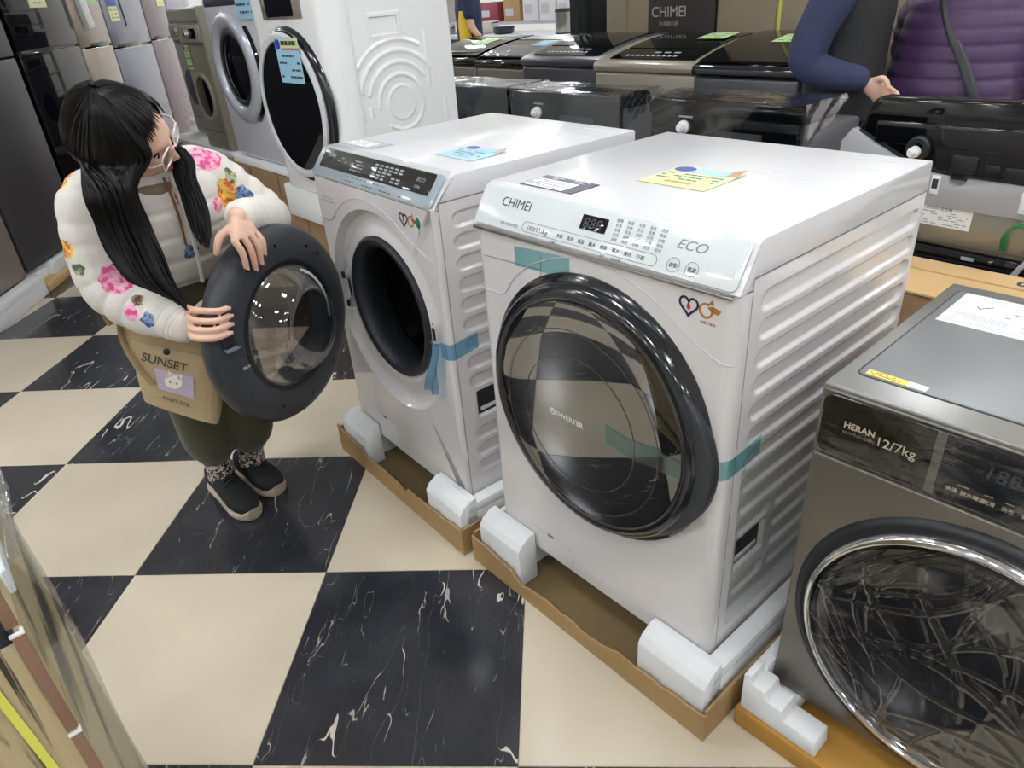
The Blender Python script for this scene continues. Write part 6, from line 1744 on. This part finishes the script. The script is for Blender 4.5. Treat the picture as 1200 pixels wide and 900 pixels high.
# trousers, socks, shoes
tr = NB()
rings_loft(tr, [(Vector((-0.372, 0.39, 0.80)), SX * 0.13, SY * 0.10), (Vector((-0.375, 0.392, 0.72)), SX * 0.142, SY * 0.112), (Vector((-0.378, 0.392, 0.64)), SX * 0.150, SY * 0.118), (Vector((-0.378, 0.385, 0.58)), SX * 0.135, SY * 0.105)], 30)
limb(tr, [(-0.418, 0.345, 0.66), (-0.405, 0.325, 0.50), (-0.400, 0.318, 0.36), (-0.405, 0.328, 0.24), (-0.413, 0.338, 0.185)], [0.090, 0.086, 0.082, 0.078, 0.058], n=22, k=8)
limb(tr, [(-0.345, 0.435, 0.66), (-0.318, 0.400, 0.50), (-0.308, 0.388, 0.36), (-0.315, 0.395, 0.24), (-0.325, 0.405, 0.185)], [0.090, 0.088, 0.085, 0.080, 0.058], n=22, k=8)
wobj('trousers', remesh(tr, 0.007, 3, 0.5), M['olive_cloth'])
def sock_mat():
    m = mat('patterned_sock', '#1d1c1c', 0.9); nt = m.node_tree; b = nt.nodes['Principled BSDF']
    tc = nt.nodes.new('ShaderNodeTexCoord'); n = nt.nodes.new('ShaderNodeTexNoise'); n.inputs['Scale'].default_value = 95; n.inputs['Detail'].default_value = 1; n.inputs['Distortion'].default_value = 1.2
    r = nt.nodes.new('ShaderNodeValToRGB'); r.color_ramp.interpolation = 'CONSTANT'
    r.color_ramp.elements[0].color = (*hexc('#1c1b1c'), 1); r.color_ramp.elements[1].position = 0.5; r.color_ramp.elements[1].color = (*hexc('#cfc6bb'), 1)
    nt.links.new(tc.outputs['Object'], n.inputs['Vector']); nt.links.new(n.outputs['Fac'], r.inputs[0]); nt.links.new(r.outputs[0], b.inputs['Base Color'])
    return m
M['sock'] = sock_mat()
for p0, p1 in (((-0.415, 0.340, 0.185), (-0.423, 0.352, 0.075)), ((-0.330, 0.410, 0.185), (-0.352, 0.428, 0.075))):
    sk = NB(); limb(sk, [p0, Vector(p0).lerp(Vector(p1), 0.5), p1], [0.042, 0.039, 0.041], n=18, k=5); wobj('sock', sk, M['sock'])
def wshoe(heel, toe):
    h = Vector(heel) + Vector((0.38, -0.38, 0)); t = Vector(toe) + Vector((0.38, -0.38, 0)); return shoe(WO, h, t)
wshoe((-0.478, 0.400, 0), (-0.290, 0.232, 0)); wshoe((-0.412, 0.468, 0), (-0.252, 0.348, 0))

# shoulder bag in front of her hip: a thing of its own
BG = thing('tote_bag', 'tan canvas shoulder bag printed SUNSET hanging at the woman\'s hip', 'bag', (-0.31, 0.16, 0.40))
BL = Matrix.Translation((0.31, -0.16, -0.40))
bl, br, tl, tr_ = Vector((-0.424, 0.118, 0.490)), Vector((-0.256, 0.133, 0.400)), Vector((-0.448, 0.160, 0.725)), Vector((-0.190, 0.185, 0.640))
bnx = (br - bl).normalized(); bnn = (tl - bl).cross(br - bl).normalized()
if bnn.dot(Vector((0.67, -1.4, 1.36)) - bl) < 0: bnn = -bnn
bg = NB(); rings = []
for i in range(15):
    f = i / 14
    l = bl.lerp(tl, f); r_ = br.lerp(tr_, f); c = (l + r_) / 2
    bulge = 0.030 * (sin(pi * (0.10 + 0.75 * f)) ** 0.8) + 0.012
    wv = (r_ - l) / 2 * (1 + 0.02 * sin(9 * f))
    rings.append((c - bnn * bulge, wv, bnn * bulge))
rings_loft(bg, rings, 36, power=3.2)
bmesh.ops.transform(bg, matrix=BL, verts=bg.verts)
obj('bag_body', bg, M['canvas'], BG, smooth=60)
def bp_(u, v, o=0.0):
    """point on the front of the bag"""
    l = bl.lerp(tl, v); r_ = br.lerp(tr_, v)
    bulge = 0.030 * (sin(pi * (0.10 + 0.75 * v)) ** 0.8) + 0.012
    k = (1 - abs(2 * u - 1) ** 3.2) ** (1 / 3.2) if 0 < u < 1 else 0.0
    return l.lerp(r_, u) - bnn * bulge * (1 - k) + bnn * o
def on_bag(name, f, nu, nv, m, t=0.0012, parent=None):
    b = NB(); sheet(b, nu, nv, f, t); bmesh.ops.recalc_face_normals(b, faces=b.faces); bmesh.ops.transform(b, matrix=BL, verts=b.verts); return obj(name, b, m, parent or BG, smooth=60)
on_bag('front_pocket', lambda a, b: bp_(0.06 + 0.86 * a, 0.12 + 0.62 * b, 0.002 + 0.006 * sin(pi * b) * sin(pi * a)), 24, 14, M['canvas'])
on_bag('top_hem', lambda a, b: bp_(0.04 + 0.92 * a, 0.86 + 0.10 * b, 0.003), 20, 3, M['canvas'])
lf = NB(); lathe(lf, [(0, 0.004), (0.006, 0.0035), (0.0085, 0.002), (0.0085, 0)], 20, BL @ plane_M(bp_(0.46, 0.70, 0.006), bnx, tl - bl)); obj('snap_button', lf, M['slate_dark'], BG, smooth=40)
TB = lambda u, v, o=0.0105: BL @ plane_M(bp_(u, v, o), (bp_(u + 0.2, v) - bp_(u, v)), (tl - bl))
text('SUNSET', 0.033, M['ink'], BG, TB(0.17, 0.535), ext=0.0003, sx=1.0)
text('SWEET TIME', 0.0125, M['ink'], BG, TB(0.32, 0.145), ext=0.0003)
on_bag('print_patch', lambda a, b: bp_(0.30 + 0.42 * a, 0.25 + 0.24 * b, 0.0095), 8, 6, mat('lavender_print', '#b9acc2', 0.9), 0.0004)
ct_ = NB(); lathe(ct_, [(0, 0), (0.022, 0), (0.022, 0.0006), (0, 0.0006)], 28, sy=0.85)
for sg in (-1, 1): prism(ct_, [(sg * 0.019, 0.004), (sg * 0.017, 0.027), (sg * 0.004, 0.016)], 'z', 0, 0.0006)
C_ = obj('cat_print', ct_, mat('cream_print', '#e6e0d3', 0.9), BG, smooth=0, matrix=TB(0.50, 0.385, 0.0115))
for x in (-0.008, 0.008): obj('eye_print', lathe(NB(), [(0, 0.0009), (0.0022, 0.0009), (0.0022, 0)], 12), M['ink'], C_, smooth=0, matrix=Matrix.Translation((x, -0.003, 0)))
# strap going up behind her right arm
sp_ = [tl + Vector((-0.005, 0.0, -0.03)), tl + Vector((-0.02, 0.008, 0.02)), Vector((-0.468, 0.215, 0.78)), Vector((-0.475, 0.260, 0.84)), Vector((-0.46, 0.29, 0.90))]
b = NB(); tube(b, smooth_path(sp_, 6), 0.018, n=10, flat=0.22); bmesh.ops.transform(b, matrix=BL, verts=b.verts); obj('strap', b, M['canvas'], BG, smooth=60)
b = NB(); tube(b, smooth_path([bp_(0.06, 0.95, 0.004), bp_(0.02, 0.7, 0.010), bp_(0.12, 0.45, 0.014), bp_(0.26, 0.30, 0.012)], 6), 0.016, n=10, flat=0.22); bmesh.ops.transform(b, matrix=BL, verts=b.verts); obj('loose_strap', b, M['canvas'], BG, smooth=60)

# ---------------------------------------------------------------- bystanders, partly hidden behind machines
def bystander(label, loc, rot, sc, top_m, arm_m, trouser_m, arms, quilt=0.0, bulk=1.0, lean=0.0, slope=0.0, hair_m=None, sleeves='long', arm_r=1.0):
    R_ = thing('person', label, 'person', loc, rot)
    S = lambda *p: Vector((p[0] * sc, (p[1] + lean * max(0, p[2] - 0.9)) * sc, p[2] * sc))
    hm = Matrix.Translation(S(0, 0.03, 1.53)); 
    b = NB(); head_shape(b, hm, sc * 0.98)
    limb(b, [S(0, 0.0, 1.47), S(0, -0.015, 1.36)], [0.055 * sc, 0.062 * sc])
    tors = [(0.88, 0.15, 0.10), (1.02, 0.135, 0.09), (1.18, 0.155, 0.10), (1.30, 0.16, 0.095), (1.37, 0.09, 0.06)]
    rings_loft(b, [(S(0, 0, z), Vector((x * sc, 0, 0)), Vector((0, y * sc, 0))) for z, x, y in tors], 24)
    for sg in (-1, 1):
        limb(b, [S(sg * 0.09, 0, 0.88), S(sg * 0.095, 0.01, 0.48), S(sg * 0.095, -0.01, 0.08)], [0.075 * sc, 0.052 * sc, 0.034 * sc])
        foot_shape(b, S(sg * 0.10, -0.07, 0) , S(sg * 0.11, 0.17, 0), 0.05 * sc, 0.04 * sc)
    for sh, el, wr, fd in arms:
        sh, el, wr = S(*sh), S(*el), S(*wr); fd = Vector(fd).normalized()
        limb(b, [sh, el, wr], [0.046 * sc, 0.040 * sc, 0.027 * sc])
        sd = fd.cross((el - wr).normalized() if abs(fd.dot((el - wr).normalized())) < 0.95 else Vector((0, 0, 1))).normalized()
        sd = fd.cross(Vector((0, 1, 0.3))).normalized() if abs(fd.y) < 0.8 else fd.cross(Vector((1, 0, 0))).normalized()
        nn = sd.cross(fd)
        ks = [wr + fd * 0.085 * sc + sd * (o * sc) for o in (-0.03, -0.010, 0.010, 0.03)]
        palm(b, wr, ks, nn, 0.014 * sc)
        for i, k in enumerate(ks):
            finger(b, [k, k + fd * 0.030 * sc + nn * 0.006, k + fd * 0.045 * sc + nn * 0.026, k + fd * 0.036 * sc + nn * 0.044], 0.0095 * sc, 0.008 * sc)
        finger(b, [wr + fd * 0.03 * sc - sd * 0.02, wr + fd * 0.05 * sc - sd * 0.045 + nn * 0.015, wr + fd * 0.07 * sc - sd * 0.045 + nn * 0.03, wr + fd * 0.085 * sc - sd * 0.035 + nn * 0.04], 0.0115 * sc, 0.009 * sc)
    obj('body', remesh(b, 0.005, 2, 0.4), M['skin'], R_, smooth=60)
    # clothes
    t = NB(); rr = []
    tp_ = [(0.82, 0.19, 0.135), (0.95, 0.195, 0.14), (1.08, 0.195, 0.14), (1.20, 0.205, 0.145), (1.30, 0.205, 0.135), (1.36, 0.165, 0.115), (1.405, 0.095, 0.085), (1.425, 0.078, 0.075)]
    zz = [q[0] for q in tp_]
    for i in range(61):
        z_ = zz[0] + (zz[-1] - zz[0]) * i / 60; k = max(j for j in range(len(zz) - 1) if zz[j] <= z_ + 1e-9); f = (z_ - zz[k]) / (zz[k + 1] - zz[k])
        x = (tp_[k][1] * (1 - f) + tp_[k + 1][1] * f) * bulk * (1 - slope * max(0, z_ - 1.0)); y = (tp_[k][2] * (1 - f) + tp_[k + 1][2] * f) * bulk
        pf = 1 - quilt * (1 - abs(sin(pi * z_ / 0.06))) ** 4
        rr.append((S(0, 0, z_), Vector((x * sc * pf, 0, 0)), Vector((0, y * sc * pf, 0))))
    rings_loft(t, rr, 40, power=2.3)
    if arm_m is top_m:
        for sh, el, wr, fd in arms:
            sh, el, wr = S(*sh), S(*el), S(*wr)
            limb(t, [sh, el, el.lerp(wr, 0.93)], [0.085 * sc * arm_r, 0.072 * sc * arm_r, 0.052 * sc * arm_r], n=22, k=12, puff=quilt * 1.6, pitch=0.06)
    tob = obj('jacket' if quilt else 'vest', remesh(t, 0.0075, 2, 0.45), top_m, R_, smooth=60)
    if arm_m is not top_m:
        for sh, el, wr, fd in arms:
            t = NB(); sh, el, wr = S(*sh), S(*el), S(*wr)
            e_ = el.lerp(wr, 0.95) if sleeves == 'long' else sh.lerp(el, 0.62)
            pts = [sh, el, e_] if sleeves == 'long' else [sh, e_]
            limb(t, pts, [0.078 * sc, 0.066 * sc, 0.045 * sc] if sleeves == 'long' else [0.075 * sc, 0.068 * sc], n=22, k=10, puff=0.05, pitch=0.043)
            obj('sleeve', remesh(t, 0.006, 2, 0.45), arm_m, R_, smooth=60)
    t = NB()
    rings_loft(t, [(S(0, 0, 0.98), Vector((0.155 * sc, 0, 0)), Vector((0, 0.11 * sc, 0))), (S(0, 0, 0.85), Vector((0.17 * sc, 0, 0)), Vector((0, 0.115 * sc, 0))), (S(0, 0, 0.76), Vector((0.165 * sc, 0, 0)), Vector((0, 0.11 * sc, 0)))], 28)
    for sg in (-1, 1): limb(t, [S(sg * 0.09, 0, 0.84), S(sg * 0.095, 0.01, 0.48), S(sg * 0.095, -0.01, 0.10)], [0.088 * sc, 0.072 * sc, 0.062 * sc], n=18)
    obj('trousers', remesh(t, 0.009, 2, 0.45), trouser_m, R_, smooth=60)
    for sg in (-1, 1): shoe(R_, S(sg * 0.10, -0.085, 0), S(sg * 0.11, 0.18, 0))
    # short hair
    h = NB(); e = bmesh.new(); bmesh.ops.create_uvsphere(e, u_segments=32, v_segments=20, radius=1.0)
    for v in e.verts:
        x, y, z = v.co
        v.co = (0.080 * x * sc, (0.104 * y - 0.004) * sc, (0.128 * z + 0.004) * sc)
    bmesh.ops.delete(e, geom=[v for v in e.verts if (v.co.z < 0.035 * sc and v.co.y > 0.02 * sc) or v.co.z < -0.07 * sc], context='VERTS')
    merge(h, e, hm); obj('hair', h, hair_m or M['hair'], R_, smooth=60)
    for sg in (-1, 1):
        e = NB(); bmesh.ops.create_uvsphere(e, u_segments=16, v_segments=10, radius=0.0118 * sc); bmesh.ops.transform(e, matrix=hm @ Matrix.Translation((sg * 0.032 * sc, 0.0735 * sc, 0.001)), verts=e.verts); obj('eye', e, M['iris'], R_)
    return R_, S, tob
M['vest'] = mat('black_vest', '#26272a', 0.7, bump=0.35, bscale=11)
M['navy_knit'] = mat('navy_sleeve', '#363d5c', 0.85, bump=0.45, bscale=16)
M['purple'] = mat('purple_quilt', '#4b3159', 0.45, bump=0.10, bscale=26, sheen=0.1)
M['black_cloth'] = mat('black_trousers', '#1b1c20', 0.9)
M['navy_polo'] = mat('navy_polo', '#232c4c', 0.8)
M['yellow_polo'] = mat('yellow_polo', '#dcbf33', 0.8)
# local +y is the way a person faces
pm = row(-0.235, 2.05)
bystander('man in black vest with navy sleeves standing between the top loaders, hands in front', (pm.x, pm.y, 0), YAW - pi / 2 + radians(14), 1.0, M['vest'], M['navy_knit'], M['black_cloth'],
          [((0.20, 0.0, 1.31), (0.235, -0.085, 1.055), (0.185, 0.105, 0.975), (-0.15, 0.85, -0.55)), ((-0.20, 0.0, 1.31), (-0.235, -0.03, 1.04), (-0.215, 0.03, 0.80), (0.0, 0.3, -0.95))])
pp_ = row(0.065, 2.30)
_, S_, jk_ = bystander('person in purple quilted jacket seen from behind with dark crossbody strap', (pp_.x, pp_.y, 0), YAW, 0.93, M['purple'], M['purple'], M['black_cloth'],
          [((0.20, 0.02, 1.27), (0.30, 0.05, 1.02), (0.27, 0.25, 0.92), (-0.2, 0.9, -0.2)), ((-0.20, 0.03, 1.26), (-0.235, 0.16, 1.05), (-0.08, 0.30, 0.95), (0.4, 0.8, -0.2))], quilt=0.055, slope=0.55, bulk=1.34, lean=0.25, arm_r=1.2)
st_ = NB(); tube(st_, smooth_path([S_(-0.10, 0.0, 1.44), S_(-0.075, -0.150, 1.35), S_(-0.01, -0.186, 1.22), S_(0.09, -0.190, 1.08), S_(0.17, -0.180, 0.95), S_(0.24, -0.09, 0.86)], 6), 0.017, n=10, flat=0.25)
obj('bag_strap', st_, M['slate_dark'], _, smooth=60)
pe = row(-5.45, 4.30)
e_root, S_, tob = bystander('employee in navy and yellow polo shirt far behind the top loaders', (pe.x, pe.y, 0), YAW - 0.5 * pi + radians(52), 0.98, M['navy_polo'], M['navy_polo'] if False else bpy.data.materials['navy_polo'].copy(), M['black_cloth'],
          [((0.19, 0.0, 1.31), (0.22, 0.02, 1.06), (0.20, 0.10, 0.95), (0, 0.7, -0.7)), ((-0.19, 0.0, 1.31), (-0.22, -0.02, 1.04), (-0.2, 0.05, 0.95), (0, 0.5, -0.8))], sleeves='short')
yb = NB(); rings_loft(yb, [(S_(0.05, -0.035, 0.84), Vector((0.165, 0, 0)), Vector((0, 0.085, 0))), (S_(0.05, -0.035, 1.05), Vector((0.168, 0, 0)), Vector((0, 0.09, 0))), (S_(0.045, -0.035, 1.20), Vector((0.172, 0, 0)), Vector((0, 0.085, 0)))], 30)
obj('yellow_panel', yb, M['yellow_polo'], e_root, smooth=60)
